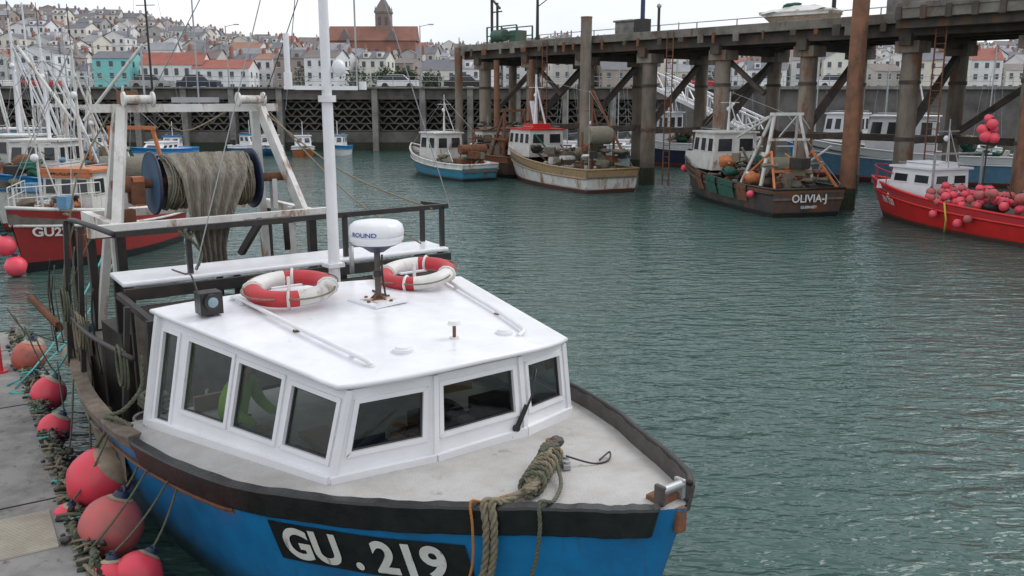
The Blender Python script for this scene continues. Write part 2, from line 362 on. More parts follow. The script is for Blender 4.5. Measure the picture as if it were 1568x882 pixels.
# ---------------- wheelhouse
glass=bpy.data.materials.new('window_glass');glass.use_nodes=True
N=glass.node_tree.nodes;L=glass.node_tree.links;N.clear()
o=N.new('ShaderNodeOutputMaterial');g=N.new('ShaderNodeBsdfGlossy');g.inputs['Roughness'].default_value=.03;g.inputs[0].default_value=(.8,.85,.9,1)
tr_=N.new('ShaderNodeBsdfTransparent');tr_.inputs[0].default_value=(.62,.68,.66,1);fz=N.new('ShaderNodeFresnel');fz.inputs[0].default_value=1.5;ms=N.new('ShaderNodeMixShader')
L.new(fz.outputs[0],ms.inputs[0]);L.new(tr_.outputs[0],ms.inputs[1]);L.new(g.outputs[0],ms.inputs[2]);L.new(ms.outputs[0],o.inputs[0])
rubber=M('window_rubber',(.03,.03,.03),.6)
def wall(mb,gm,p00,p10,p11,p01,wins,mat,th=.06):
    p00,p10,p11,p01=map(Vector,(p00,p10,p11,p01))
    def P(u,v):return p00.lerp(p10,u).lerp(p01.lerp(p11,u),v)
    n=(p10-p00).cross(p01-p00).normalized()
    us=sorted({0,1}|{w[0] for w in wins}|{w[1] for w in wins});vv=sorted({0,1}|{w[2] for w in wins}|{w[3] for w in wins})
    for i in range(len(us)-1):
        for j in range(len(vv)-1):
            cu=(us[i]+us[i+1])/2;cv=(vv[j]+vv[j+1])/2
            if any(w[0]<cu<w[1] and w[2]<cv<w[3] for w in wins):continue
            q=[P(us[i],vv[j]),P(us[i+1],vv[j]),P(us[i+1],vv[j+1]),P(us[i],vv[j+1])]
            mb.add(q,[(0,1,2,3)],mat);mb.add([x-n*th for x in q],[(3,2,1,0)],mat)
    for w in wins:
        c=[P(w[0],w[2]),P(w[1],w[2]),P(w[1],w[3]),P(w[0],w[3])]
        for k in range(4):
            a,b_=c[k],c[(k+1)%4];mb.add([a,b_,b_-n*th,a-n*th],[(0,1,2,3)],mat)
            e=(b_-a).normalized();inn=n.cross(e)
            w_=.045
            fr=[a-e*w_-inn*w_,b_+e*w_-inn*w_,b_,a];mb.add([x+n*.018 for x in fr]+[x+n*.0 for x in fr],[(0,1,2,3),(0,4,5,1),(2,6,7,3)],mat)
            r=[a,b_,b_+inn*.02-e*.02,a+inn*.02+e*.02];gm.add([x-n*.018 for x in r],[(0,1,2,3)],rubber)
        gm.add([x-n*.028 for x in c],[(0,1,2,3)],glass)
mb=MB();gm=MB()
top=[(-.02,-1.22,2.49),(.17,-.45,2.53),(.17,.52,2.53),(-.05,1.28,2.48)]
bas=[(-.02,-1.44,1.66),(.24,-.50,1.72),(.24,.55,1.74),(-.03,1.36,1.69)]
RL=(-3.05,-1.92,2.68);RR=(-3.05,1.98,2.54);bRL=(-2.98,-2.16,1.50);bRR=(-2.98,2.08,1.48)
wall(mb,gm,bas[0],bas[1],top[1],top[0],[(.14,.86,.32,.84)],white)
wall(mb,gm,bas[1],bas[2],top[2],top[1],[(.08,.9,.32,.86)],white)
wall(mb,gm,bas[2],bas[3],top[3],top[2],[(.15,.86,.30,.86)],white)
wall(mb,gm,bRL,bas[0],top[0],RL,[(.04,.13,.08,.88),(.20,.45,.24,.88),(.49,.71,.24,.86),(.76,.965,.24,.84)],white)
wall(mb,gm,bas[3],bRR,RR,top[3],[(.05,.28,.28,.85),(.33,.6,.28,.85)],white)
for a,b_ in((bRL,bas[0]),(bas[0],bas[1]),(bas[1],bas[2]),(bas[2],bas[3]),(bas[3],bRR)):
    mb.beam(Vector(a)+Vector((0,0,.03)),Vector(b_)+Vector((0,0,.03)),.09,.1,white)
mb.beam(bRL,RL,.1,.1,white);mb.beam(bRR,RR,.1,.1,white)
for k in range(4):mb.beam(bas[k],top[k],.05,.05,white)
mb.box((-3.0,1.3,1.6),(.05,1.3,1.9),white);mb.box((-3.0,-1.4,1.2),(.05,.5,1.0),woodt)
mb.obj('cabin_walls',BE);gm.obj('cabin_windows',BE)
mb=MB();mb.box((-1.4,0,.62),(3.0,3.2,.06),woodt);mb.box((-.25,0,1.60),(.5,2.2,.42),denim)
mb.box((-.2,-.3,1.93),(.2,.35,.25),black);mb.box((-.25,.5,1.93),(.2,.45,.2),black);mb.box((-1.9,.9,1.3),(.6,.6,1.0),woodt);mb.box((-1.9,-.2,2.05),(1.1,.05,.22),woodt);mb.box((-.8,-1.1,1.75),(.6,.3,.06),woodt)
for k in range(8):mb.box((U(-.45,-.1),U(-.9,.95),1.84),(U(.06,.16),U(.06,.2),U(.04,.12)),random.choice([white,orange,steel,lblue,woodt]),U(0,3))
mb.cyl((-.55,.1,1.75),(-.5,.1,1.85),.22,blackr,n=20)
mb.obj('cabin_interior',BE)
mb=MB()
def roofp(i,j,dz):
    fa=(-.06,-1.30,2.50);fb=(-.10,1.36,2.48);ra=(-3.14,-1.98,2.70);rb=(-3.14,2.10,2.56)
    f=Vector(fa).lerp(Vector(fb),j);r=Vector(ra).lerp(Vector(rb),j)
    f.x+=.34*(1-abs(2*j-1)**2.6)
    p=f.lerp(r,i);p.z+=.09*(1-(2*j-1)**2)+dz;return p
rt=[[roofp(i/16,j/24,.045) for j in range(25)] for i in range(17)]
rb_=[[roofp(i/16,j/24,0.0) for j in range(24,-1,-1)] for i in range(17)]
mb.grid([r[::-1] for r in rt],roofw);mb.grid([r[::-1] for r in rb_],white)
edge=[rt[0][j] for j in range(25)]+[rt[i][24] for i in range(1,17)]+[rt[16][j] for j in range(23,-1,-1)]+[rt[i][0] for i in range(15,0,-1)]
mb.tube([p-Vector((0,0,.025)) for p in edge],.028,white,8,closed=True)
mb.obj('cabin_roof',BE)
def rz_(a,b):
    i=(-a+.1)/3.04;hw=1.35+(2.02-1.35)*i;j=(b+hw)/(2*hw);return roofp(min(1,max(0,i)),min(1,max(0,j)),.045).z
mb=MB()
def handrail(pts,r,mat,posts):
    P=[Vector((a,b,rz_(a,b)+.045)) for a,b in pts];P[0].z-=.035;P[-1].z-=.035;c=cr(P,6);mb.tube(c,r,mat,8)
    for k in range(posts):
        p=c[int(k*(len(c)-1)/(posts-1))];mb.cyl((p.x,p.y,rz_(p.x,p.y)-.01),p,.022,mat,n=8);mb.cyl((p.x,p.y,rz_(p.x,p.y)-.01),(p.x,p.y,rz_(p.x,p.y)+.012),.035,rustm if k==2 else mat)
handrail([(-2.95,-1.15),(-2.8,-1.14),(-2,-1.08),(-1,-1.0),(-.3,-.93),(-.18,-.9)],.024,white,5)
handrail([(-2.85,1.65),(-2.7,1.6),(-2.0,1.42),(-1.1,1.2),(-.45,1.0),(-.25,.92),(-.2,.80)],.024,white,5)
for a,b,r in((-.33,-.48,.10),(-.33,.72,.09)):
    z=rz_(a,b);mb.cyl((a,b,z-.02),(a,b,z+.035),r,white,n=20);mb.cyl((a,b,z+.035),(a,b,z+.055),r*.8,white,r2=r*.7,n=20)
z=rz_(-.4,.15);mb.cyl((-.4,.15,z-.02),(-.4,.15,z+.02),.05,whiter);mb.cyl((-.4,.15,z),(-.4,.15,z+.15),.018,rustm);mb.cyl((-.4,.15,z+.15),(-.4,.15,z+.19),.07,white,r2=.055,n=16)
mb.obj('roof_fittings',BE)
# radar
mb=MB();a,b=-2.05,.22;z=rz_(a,b)
mb.box((a,b,z+.012),(.50,.5,.03),roofw,.2);mb.box((a,b,z+.029),(.3,.3,.006),whiter,.2)
for k in range(4):
    t=k*math.pi/2+.4;mb.beam((a+.11*math.cos(t),b+.11*math.sin(t),z+.02),(a,b,z+.12),.02,.02,rustm);mb.cyl((a+.18*math.cos(t),b+.18*math.sin(t),z+.02),(a+.18*math.cos(t),b+.18*math.sin(t),z+.045),.02,rustm)
mb.cyl((a,b,z),(a,b,z+.58),.036,toe);mb.cyl((a,b,z),(a,b,z+.05),.08,rustm,r2=.05);mb.cyl((a,b,z+.3),(a,b,z+.36),.05,blackr)
mb.tube(cr([(a+.04,b+.04,z+.55),(a+.07,b+.02,z+.35),(a+.05,b+.06,z+.1),(a-.1,b+.15,z+.04),(a-.5,b+.2,z+.02)],5),.012,black,5)
mb.cyl((a,b,z+.58),(a,b,z+.66),.08,navy,r2=.2,n=24)
prof=[(0,.65),(.2,.65),(.27,.68),(.30,.72),(.305,.77),(.30,.775),(.31,.78),(.31,.83),(.295,.89),(.25,.925),(.15,.94),(0,.945)]
n=32
mb.grid([[Vector((a+r*math.cos(2*math.pi*k/n),b+r*math.sin(2*math.pi*k/n),z+h)) for k in range(n+1)] for r,h in prof],white,True,lambda i,j:navy if i<2 else white)
mb.obj('radar_dome',BE)
vs,fs=textmesh('ROUND',.085);mb=MB()
mb.add([Vector((a+.314*math.cos(-.95+v.x/.31-.05),b+.314*math.sin(-.95+v.x/.31-.05),z+.805+v.y*.8)) for v in vs],fs,M('label_blue',(.02,.08,.35),.5));mb.obj('radar_label',BE)
def ring(name,a,b,tilt,rot,R=.40,r=.085):
    mb=MB();z=rz_(a,b)+r+.04;m=Matrix.Translation((a,b,z))@Matrix.Rotation(rot,4,'Z')@Matrix.Rotation(tilt,4,'X')
    n=48;k=12;rows=[]
    for i in range(n+1):
        t=2*math.pi*i/n
        rows.append([m@Vector(((R+r*math.cos(2*math.pi*j/k))*math.cos(t),(R+r*math.cos(2*math.pi*j/k))*math.sin(t),r*.85*math.sin(2*math.pi*j/k))) for j in range(k+1)])
    mb.grid(rows,white,True,lambda i,j:redp if (i%24)<15 and (i%24)>1 else whiteold)
    for q in range(4):
        t0=q*math.pi/2+.15;pts=[m@Vector(((R+r*1.0+.05*math.sin(math.pi*s/8))*math.cos(t0+s/8*1.3),(R+r+.05*math.sin(math.pi*s/8))*math.sin(t0+s/8*1.3),.03)) for s in range(9)]
        mb.tube(pts,.010,rope_b,6)
        mb.tube([m@Vector(((R+r*1.06*math.cos(s*.6283))*math.cos(t0),(R+r*1.06*math.cos(s*.6283))*math.sin(t0),r*.92*math.sin(s*.6283))) for s in range(10)],.018,whiteold,6,True)
    mb.beam((a-.05,b,z-.12),(a-.05,b,z+.12),.03,.03,white);mb.beam((a-.1,b-.18,z+.0),(a-.1,b+.18,z+.0),.05,.02,white)
    mb.obj(name,BE)
ring('life_ring',-2.55,-.62,.10,.95,.41,.105);ring('life_ring_aft',-2.75,1.16,.14,.55,.40,.10)
mb=MB();a,b=-2.55,-1.55;z=rz_(a,b);mb.box((a,b,z+.13),(.2,.24,.24),black);mb.cyl((a+.1,b,z+.15),(a+.14,b,z+.15),.09,blackr,n=20);mb.sphere((a+.12,b,z+.15),.075,M('lamp_lens',(.25,.35,.4),.1),sc=(.4,1,1));mb.cyl((a,b,z-.02),(a,b,z+.03),.04,black)
mb.tube(cr([(a,b-.1,z+.2),(a-.2,b-.1,z+.4),(a-.6,b-.05,z+.35),(a-1.2,b,z+.3)],5),.012,black,5);mb.obj('searchlight',BE,bevel=.04)
mb=MB();mb.tube([(.27,.42,1.80),(.25,.62,2.12),(.22,.70,2.38)],.012,black,6);mb.beam((.27,.36,1.76),(.255,.55,2.05),.03,.02,black);mb.cyl((.24,.42,1.84),(.29,.42,1.84),.03,black);mb.obj('wiper',BE)
# mast
mb=MB();a,b=-3.55,.42
mb.cyl((a,b,.9),(a,b,5.0),.078,white,n=16,r2=.068);mb.cyl((a,b,5.0),(a,b,9.0),.062,white,r2=.05,n=16)
mb.cyl((a,b,4.95),(a,b,5.03),.11,white,n=16)
mb.beam((a,b-.42,5.12),(a,b+.42,5.12),.045,.05,white);mb.cyl((a,b-.5,5.25),(a,b-.5,5.75),.035,white);mb.cyl((a,b-.5,5.1),(a,b-.5,5.3),.05,white);mb.beam((a,b-.55,5.12),(a,b-.3,5.12),.04,.04,white)
mb.cyl((a,b+.42,5.1),(a,b+.42,6.6),.011,steel);mb.sphere((a+.05,b+.15,5.36),.085,white,sc=(1,1,1.2));mb.cyl((a,b+.5,5.1),(a,b+.5,5.2),.05,white)
mb.cyl((a-.1,b+.1,5.0),(a+.02,b+.05,9),.008,blackr,n=5);mb.cyl((a-.5,b-.6,5.0),(a,b,6.9),.006,blackr,n=5)
for e in((-.2,-1.7,3.0),(-.3,2.2,2.9),(-4,1.2,4.8),(-4,-1.1,4.8)):mb.cyl((a,b,8.6),(a+e[0],b+e[1],e[2]),.007,steel,n=5)
mb.box((a-.02,b,2.9),(.22,.22,.05),white);mb.tube([(a+.2,b+.15,2.8),(a+.2,b+.15,3.15)],.03,steel)
mb.obj('mast',BE)
# aft board & rails
mb=MB();mb.hexa([(-5.0,-1.95,2.80),(-4.2,-2.0,2.80),(-4.2,2.62,2.76),(-5.0,2.72,2.76),(-5.0,-1.95,2.86),(-4.2,-2.0,2.86),(-4.2,2.62,2.82),(-5.0,2.72,2.82)],roofw);mb.obj('shelter_roof',BE,bevel=.02)
mb=MB()
for y in(-1.9,-.6,.9,2.5):
    mb.beam((-4.25,y,.85),(-4.25,y,2.78),.07,.07,blackr);mb.beam((-4.9,y,.85),(-4.9,y,2.78),.07,.07,blackr)
mb.beam((-4.15,-2.0,2.72),(-4.15,2.6,2.68),.08,.14,blackr);mb.beam((-5.02,-1.9,2.72),(-5.02,2.6,2.68),.08,.12,blackr)
mb.beam((-4.2,-1.9,1.9),(-4.2,2.5,1.9),.05,1.3,deck2)
mb.beam((-3.2,-1.95,2.55),(-4.2,-2.05,2.72),.07,.07,blackr);mb.beam((-3.2,-2.05,.9),(-3.2,-2.0,2.6),.07,.07,blackr)
mb.beam((-4.35,-2.0,3.42),(-4.35,2.7,3.42),.06,.07,blackr);
for y in(-1.15,1.0,2.6):mb.beam((-4.35,y,2.8),(-4.35,y,3.42),.06,.06,blackr)
mb.beam((-4.35,2.7,3.42),(-4.9,2.6,3.42),.05,.06,blackr);mb.beam((-4.9,2.6,3.42),(-4.9,2.6,1.2),.06,.06,blackr)
mb.tube(cr([(-4.35,-2.0,3.42),(-5.2,-2.1,3.45),(-6.2,-2.1,3.4),(-6.9,-1.95,3.2),(-7.2,-1.9,2.4),(-7.2,-1.85,1.3)],6),.035,blackr,8)
for x in(-3.6,-5.6,-6.4):mb.beam((x,-2.25,1.4),(x,-2.12,2.7 if x>-5 else 3.38),.06,.06,blackr)
mb.tube(cr([(-3.2,-2.2,2.2),(-5,-2.3,2.15),(-7.5,-2.05,2.0)],5),.03,blackr,7)
mb.beam((-5.4,-.1,2.85),(-5.1,.1,3.35),.1,.08,blackr);mb.beam((-5.4,.6,2.85),(-5.2,.5,3.3),.08,.08,blackr);mb.cyl((-5.2,-.1,3.3),(-5.2,.6,3.3),.05,blackr)
mb.rope([(-4.35,-1.3,3.44),(-4.3,-1.15,3.3),(-4.42,-1.05,3.42),(-4.3,-1.2,3.38),(-4.35,-1.0,3.1),(-4.3,-1.1,2.9)],.022,rope_g)
mb.obj('shelter_frame',BE)
# stern gantry
mb=MB();G=whiter
for sgn in(-1,1):
    mb.beam((-7.0,sgn*1.38,2.0),(-7.0,sgn*1.38,3.25),.10,.10,G)
    mb.beam((-6.6,sgn*1.42,3.2),(-7.25,sgn*1.05,4.85),.13,.13,G)
    mb.beam((-8.2,sgn*1.42,1.4),(-7.5,sgn*1.05,4.85),.12,.12,G)
    mb.beam((-6.2,sgn*1.47,3.2),(-8.3,sgn*1.47,3.2),.12,.14,G)
    mb.beam((-6.4,sgn*1.45,.9),(-6.4,sgn*1.45,3.2),.12,.12,blackr);mb.beam((-8.2,sgn*1.45,1.3),(-8.2,sgn*1.45,3.2),.12,.12,blackr)
    y=sgn*.85
    mb.cyl((-7.1,y-.2,4.98),(-7.1,y+.2,4.98),.06,G,n=16);mb.cyl((-7.1,y-.22,4.98),(-7.1,y-.19,4.98),.11,G,n=16);mb.cyl((-7.1,y+.19,4.98),(-7.1,y+.22,4.98),.11,G,n=16)
mb.beam((-7.3,-1.45,4.85),(-7.3,1.35,4.85),.14,.12,G);mb.beam((-6.2,-1.9,3.22),(-6.2,1.8,3.22),.12,.16,G);mb.beam((-6.45,-1.9,3.12),(-6.45,1.8,3.12),.05,.08,rustm)
mb.beam((-8.3,-1.45,3.2),(-8.3,1.45,3.2),.1,.12,G);mb.box((-7.3,-.95,5.0),(.2,.25,.2),rustm);mb.beam((-7.3,-.3,4.97),(-7.3,.4,4.97),.1,.08,steel)
mb.cyl((-7.3,-.7,4.9),(-7.3,-.7,5.7),.015,steel);mb.cyl((-7.3,0.1,4.9),(-7.3,0.1,6.8),.012,steel)
mb.obj('stern_gantry',BE)
mb=MB();cx,cz=-7.0,3.76
n=40
rows=[]
for k in range(21):
    y=-.66+1.32*k/20;rows.append([Vector((cx+(.37+.05*noise.noise(Vector((y*5,2*math.cos(6.283*j/n),2*math.sin(6.283*j/n)))))*math.cos(6.283*j/n),y,cz+(.37+.05*noise.noise(Vector((y*5,2*math.cos(6.283*j/n),2*math.sin(6.283*j/n)))))*math.sin(6.283*j/n))) for j in range(n+1)])
mb.grid(rows,netm)
rows=[]
for i in range(24):
    u=i/23
    z=cz+.44-1.66*u;wd=.60*(1-.66*min(1,u*1.15)**.9);rows.append([Vector((cx+.12+.36*math.sin(min(1,u*4)*1.57)+.05*math.sin(j*1.1+u*1.5),-.02-.1*u+wd*(j/30*2-1)+.03*math.sin(u*7),z)) for j in range(31)])
mb.grid(rows,netv)
for j in range(40):
    y=-.62+1.24*j/39;rr=.40+.03*noise.noise(Vector((j*.7,0,0)));ph=R()*6
    mb.tube([Vector((cx+rr*math.cos(t),y+.04*math.sin(2*t+ph),cz+rr*math.sin(t))) for t in[i*.35 for i in range(18)]],.014,random.choice([rope_b,netm,rope_b]),5,True)
mb.obj('net',BE)
mb=MB()
for y in(-.78,.74):
    mb.cyl((cx,y-.02,cz),(cx,y+.02,cz),.45,navy if y>0 else dkblue,n=40)
    mb.tube([(cx+.45*math.cos(t),y,cz+.45*math.sin(t)) for t in[i*6.283/40 for i in range(40)]],.025,navy,6,True)
mb.cyl((cx,-1.35,cz),(cx,1.35,cz),.07,rustm);mb.box((cx,-1.02,cz-.12),(.26,.2,.32),rustm);mb.box((cx+.02,-1.0,cz-.1),(.2,.16,.42),orange);mb.cyl((cx,-1.25,cz),(cx,-1.1,cz),.13,rustm);mb.box((cx+.1,-1.2,cz-.45),(.2,.2,.2),rustm);mb.beam((cx,1.1,3.25),(cx,1.1,cz),.12,.08,G);mb.beam((cx,-1.2,3.25),(cx,-1.2,cz),.12,.08,G)
mb.obj('net_drum',BE)
mb=MB()
for p in[[(-7.3,1.1,4.8),(-5.5,1.6,3.9),(-4.3,2.4,3.4)],[(-7.3,1.2,4.8),(-5.2,1.5,3.6),(-4.3,2.2,2.9)],[(-7.3,-1.2,4.8),(-7,-1.8,3.9),(-7.1,-2,2.9)],[(-7,-1.6,3.2),(-7.2,-2,2.3),(-7.3,-2.1,1.5)],[(-6.4,-2,3.4),(-6.5,-2.2,2.6),(-6.6,-2.2,1.6)],[(-7.3,-.6,4.85),(-7.2,-.2,4.5),(-7.25,.6,4.85)]]:
    mb.tube(cr(p,5),.013,rope_b,5)
for k in range(14):
    x=U(-8.2,-3.6);zt=U(2.1,2.7 if x>-5.5 else 3.2);mb.tube(cr([(x,-2.16,zt),(x+U(-.08,.08),-2.2,zt-.4),(x+U(-.15,.15),-2.18,U(1.2,1.6))],5),U(.007,.014),random.choice([rope_b,rope_g,blackr,blackr]),5)
for (x,z) in((-5.6,2.2),(-6.4,2.4),(-3.6,2.2)):
    for q in range(3):mb.tube([Vector((x+.10*math.cos(t),-2.2-.03*q,z-.22+.24*math.sin(t)+.03*q)) for t in[i*.524 for i in range(12)]],.016,random.choice([rope_g,rope_b]),5,True)
mb.rope([(-3.3,-2.1,2.2),(-3.15,-2.15,1.9),(-3.2,-2.35,1.65),(-3.4,-2.5,1.55),(-3.1,-2.45,1.6),(-2.9,-2.35,1.55)],.025,rope_g)
mb.obj('aft_ropes',BE)
mb=MB()
for (x,y,r,h) in((-3.45,-1.95,.24,.55),(-3.9,-1.7,.2,.5),(-4.0,-.9,.28,.5),(-5.4,-1.4,.3,.5),(-6,-.6,.4,.4)):
    mb.cyl((x,y,.86),(x,y,.86+h),r*.85,steel if r<.26 else deck2,r2=r,n=20,caps=False);mb.cyl((x,y,.86),(x,y,.86+h*.7),r*.84,wood,n=20);mb.tube([(x+r*math.cos(t),y+r*math.sin(t),.86+h) for t in[i*.3142 for i in range(20)]],.02,steel,5,True)
mb.box((-5.6,.6,1.2),(.9,1.2,.7),blackr);mb.cyl((-5.6,-.2,1.5),(-5.6,1.4,1.5),.3,rustm,n=20);mb.box((-6.9,0,1.3),(.7,2.2,.8),deck2);mb.box((-5.2,-1.7,1.5),(1.0,.5,1.2),blackr);mb.box((-6.2,-1.75,1.3),(.7,.4,.9),deck2)
mb.box((-6.8,-2.05,1.75),(1.2,.12,.5),wood);mb.beam((-7.6,-2.1,1.6),(-7.4,-2.5,2.2),.08,.08,rustm);mb.beam((-7.4,-2.5,2.2),(-6.7,-2.3,1.9),.06,.06,rustm)
for k in range(3):
    mb.tube([Vector((-3.5+(.25-.03*k)*math.cos(t),-1.95+.2*math.sin(t)*.7,1.55+.05*k+.02*math.sin(3*t))) for t in[i*.3 for i in range(21)]],.03,rope_g,6)
mb.obj('deck_gear',BE)
# foredeck rope heap
mb=MB()
def dz(a,b=0):
    lo,hi=0,8
    for _ in range(30):
        m=(lo+hi)/2
        if TT(m)[0]>a:lo=m
        else:hi=m
    q=TT(lo);k=(b-q[1])/(q[2]-q[1]);k=min(1,max(0,k));return q[3]-.03+.07*(1-(2*k-1)**2)
def dp(a,b,h):return Vector((a,b,dz(a,b)+h))
A0,B0=1.12,.14
mb.cyl((A0,B0,dz(A0,B0)-.02),(A0,B0,dz(A0,B0)+.24),.05,rustm,n=14);mb.cyl((A0-.1,B0,dz(A0,B0)+.16),(A0+.1,B0,dz(A0,B0)+.16),.025,rustm)
mb.beam(dp(1.12,.30,.03),dp(1.36,.12,.03),.06,.04,steel);mb.cyl(dp(1.18,.26,0),dp(1.18,.26,.07),.03,steel);mb.cyl(dp(1.3,.17,0),dp(1.3,.17,.07),.03,steel)
for k in range(6):
    pts=[]
    for i in range(40):
        t=i/39;x=A0+.50*t;y=B0-.66*t;sp=1-.45*t
        pts.append(dp(x+.065*sp*math.sin(i*.9+k*1.3),y+.065*sp*math.cos(i*.8+k*2),.04+.09*(1-t)*abs(math.sin(k*1.7+i*.25))+.03*(k%3)))
    mb.rope(pts[::2],.026,random.choice([rope_b,rope_g,rope_g]),sub=4)
for k in range(7):
    t=.05+k*.13;cx_=A0+.5*t;cy=B0-.66*t;mb.rope([dp(cx_+.10*math.cos(s),cy+.035*math.sin(s)+.09*math.cos(s)*.5,.09+.09*math.sin(s)) for s in[i*.7 for i in range(10)]],.020,random.choice([rope_g,rope_b]),sub=4)
for q in((0,.05,.22),(.03,-.03,.20),(-.05,.1,.18)):
    mb.sphere(dp(A0+q[0],B0+q[1],q[2]),.05,random.choice([redd,toe]),sc=(1,1.6,.7),nz=.5)
mb.sphere(dp(A0+.03,B0-.06,.17),.06,rope_g,sc=(1,1.4,1),nz=.4)
def over(t,mat,r,zend,lead):
    q=TT(t);e=HS(t,q[3],-1)
    pts=lead+[dp(q[0],q[1]+.1,.05),Vector((e.x,e.y-.04,q[3]+.07)),HS(t,q[3]-.12,-1,.10),HS(t,q[3]-.5,-1,.08)+Vector((0,-.05,0)),HS(t,.9,-1,.05)+Vector((-.03,-.22,0)),HS(t,.3,-1,.05)+Vector((-.05,-.45,zend))]
    mb.rope(pts,r,mat,sub=8)
over(2.62,rope_b,.034,0,[dp(1.60,-.42,.08)]);over(2.55,rope_b,.034,0,[dp(1.58,-.38,.12)]);over(2.12,rope_g,.018,0,[dp(1.35,.0,.12),dp(1.65,-.2,.05)])
over(2.74,rope_o,.012,0,[dp(1.5,-.5,.05)])
mb.tube(cr([dp(1.25,.2,.1),dp(1.4,.38,.02),dp(1.42,.55,.02),dp(1.3,.68,.05),dp(1.36,.5,.02)],6),.009,blackr,5)
mb.obj('mooring_ropes',BE)
# fisherman
def skinfig(name,parent,verts,edges,rad,mat):
    me=bpy.data.meshes.new(name);me.from_pydata(verts,edges,[]);o=bpy.data.objects.new(name,me);sc.collection.objects.link(o);o.parent=parent
    m=o.modifiers.new('skin','SKIN')
    for i,r in enumerate(rad):me.skin_vertices[0].data[i].radius=(r,r)
    me.skin_vertices[0].data[0].use_root=True
    s=o.modifiers.new('sub','SUBSURF');s.levels=2;s.render_levels=2;me.materials.append(mat);return o
FE=empty('fisherman',(-3.02,9.0,.65),math.atan2(-.79,.61)+.7)
skinfig('jacket',FE,[(0,0,.95),(.05,0,1.12),(.12,0,1.32),(.17,0,1.44),(.14,.2,1.40),(.14,-.2,1.40),(.22,.25,1.14),(.22,-.25,1.14),(.42,.2,1.02),(.42,-.2,1.02)],[(0,1),(1,2),(2,3),(2,4),(2,5),(4,6),(5,7),(6,8),(7,9)],[.17,.165,.17,.09,.09,.09,.065,.065,.05,.05],hivis)
skinfig('trousers',FE,[(0,0,.92),(-.02,.1,.85),(-.02,-.1,.85),(.06,.12,.48),(.06,-.12,.48),(-.04,.12,.08),(-.04,-.12,.08),(.14,.13,.03),(.14,-.13,.03)],[(0,1),(0,2),(1,3),(2,4),(3,5),(4,6),(5,7),(6,8)],[.16,.11,.11,.075,.075,.05,.05,.045,.045],denim)
mb=MB();hx,hz=.27,1.62
mb.sphere((hx,0,hz),.105,skin,sc=(.95,.78,1.15));mb.sphere((hx-.03,0,hz+.04),.11,hair,sc=(.95,.82,1.0));mb.cyl((.17,0,1.42),(hx-.03,0,hz-.06),.055,skin);mb.sphere((hx+.10,0,hz-.02),.02,skin,sc=(1,.7,1.2));mb.box((hx+.085,0,hz-.065),(.02,.045,.008),redd)
for y in(-.085,.085):mb.sphere((hx-.01,y,hz-.01),.025,skin,sc=(.6,.3,1))
for y in(-.035,.035):mb.sphere((hx+.085,y,hz+.01),.012,black)
for y in(-.2,.2):
    mb.sphere((.47,y,1.01),.045,skin,sc=(1,.9,.5))
    for k in range(4):mb.tube([(.49,y-.03+.02*k,1.01),(.535+.005*(k%2),y-.03+.02*k,1.0),(.555,y-.03+.02*k,.97)],.009,skin,6)
    mb.tube([(.46,y-.04,1.01),(.49,y-.06,.99),(.52,y-.055,.97)],.01,skin,6)
mb.obj('head_and_hands',FE)
# ---------------------------------------------------------------- pontoon
e0=Vector((-4.02,7.7,0));pd=Vector((-.536,.844,0)).normalized()
pn=Vector((-abs(pd.y),pd.x,0)).normalized()
PE=empty('pontoon',(0,0,0))
def PP(s,o,z):
    p=e0+pd*s+pn*o;return Vector((p.x,p.y,z))
mb=MB();mb.hexa([PP(-9,.02,.0),PP(10.5,.02,.0),PP(10.5,4,.0),PP(-9,4,.0),PP(-9,.02,.6),PP(10.5,.02,.6),PP(10.5,4,.6),PP(-9,4,.6)],concrete)
for s in(-2.0,1.9,5.6,9):
    mb.hexa([PP(s,.0,.6),PP(s+.03,.0,.6),PP(s+.03,4,.6),PP(s,4,.6),PP(s,.0,.604),PP(s+.03,.0,.604),PP(s+.03,4,.604),PP(s,4,.604)],recess)
mb.obj('slab',PE)
mb=MB()
for k in range(26):
    s=.65+k*.036;mb.hexa([PP(s,.20,.604),PP(s+.034,.20,.604),PP(s+.034,4,.604),PP(s,4,.604),PP(s+.008,.20,.625),PP(s+.026,.20,.625),PP(s+.026,4,.625),PP(s+.008,4,.625)],ribbed)
mb.obj('ribbed_panel',PE)
mb=MB()
for q in range(3):
    pts=[PP(s*.25-3,-.02+.06*math.sin(s*1.3+q*2),.60+.04*math.sin(s*2.1+q)) for s in range(55)]
    mb.rope(pts,.045-.01*q,[rope_g,weed,rope_b][q],sub=3)
for k in range(2800):
    s=U(-3,10.4);mb.sphere(PP(s,random.gauss(-.04,.08),U(.2,.66)),U(.012,.042),random.choice([weed,weed,mussel,rope_g,mussel,weed,wood]),n=6,m=4,sc=(U(.6,1.6),U(.6,1.6),U(.5,1)),nz=.6)
for k in range(90):
    s=U(-3,10);mb.tube(cr([PP(s,.10,.63),PP(s+U(-.1,.1),-.1,.6),PP(s+U(-.2,.2),-.16,.3),PP(s+U(-.3,.3),-.1,.1)],4),U(.01,.022),random.choice([rope_g,rope_b,weed,rope_t if R()<.3 else weed]),5)
mb.obj('weed_and_rope_edge',PE)
mb=MB();p=PP(7.6,.35,.6);mb.cyl(p,p+Vector((0,0,1.15)),.05,redp);mb.cyl(p,p+Vector((0,0,.03)),.12,redp);mb.sphere(p+Vector((0,0,1.16)),.055,redp);mb.obj('mooring_post')
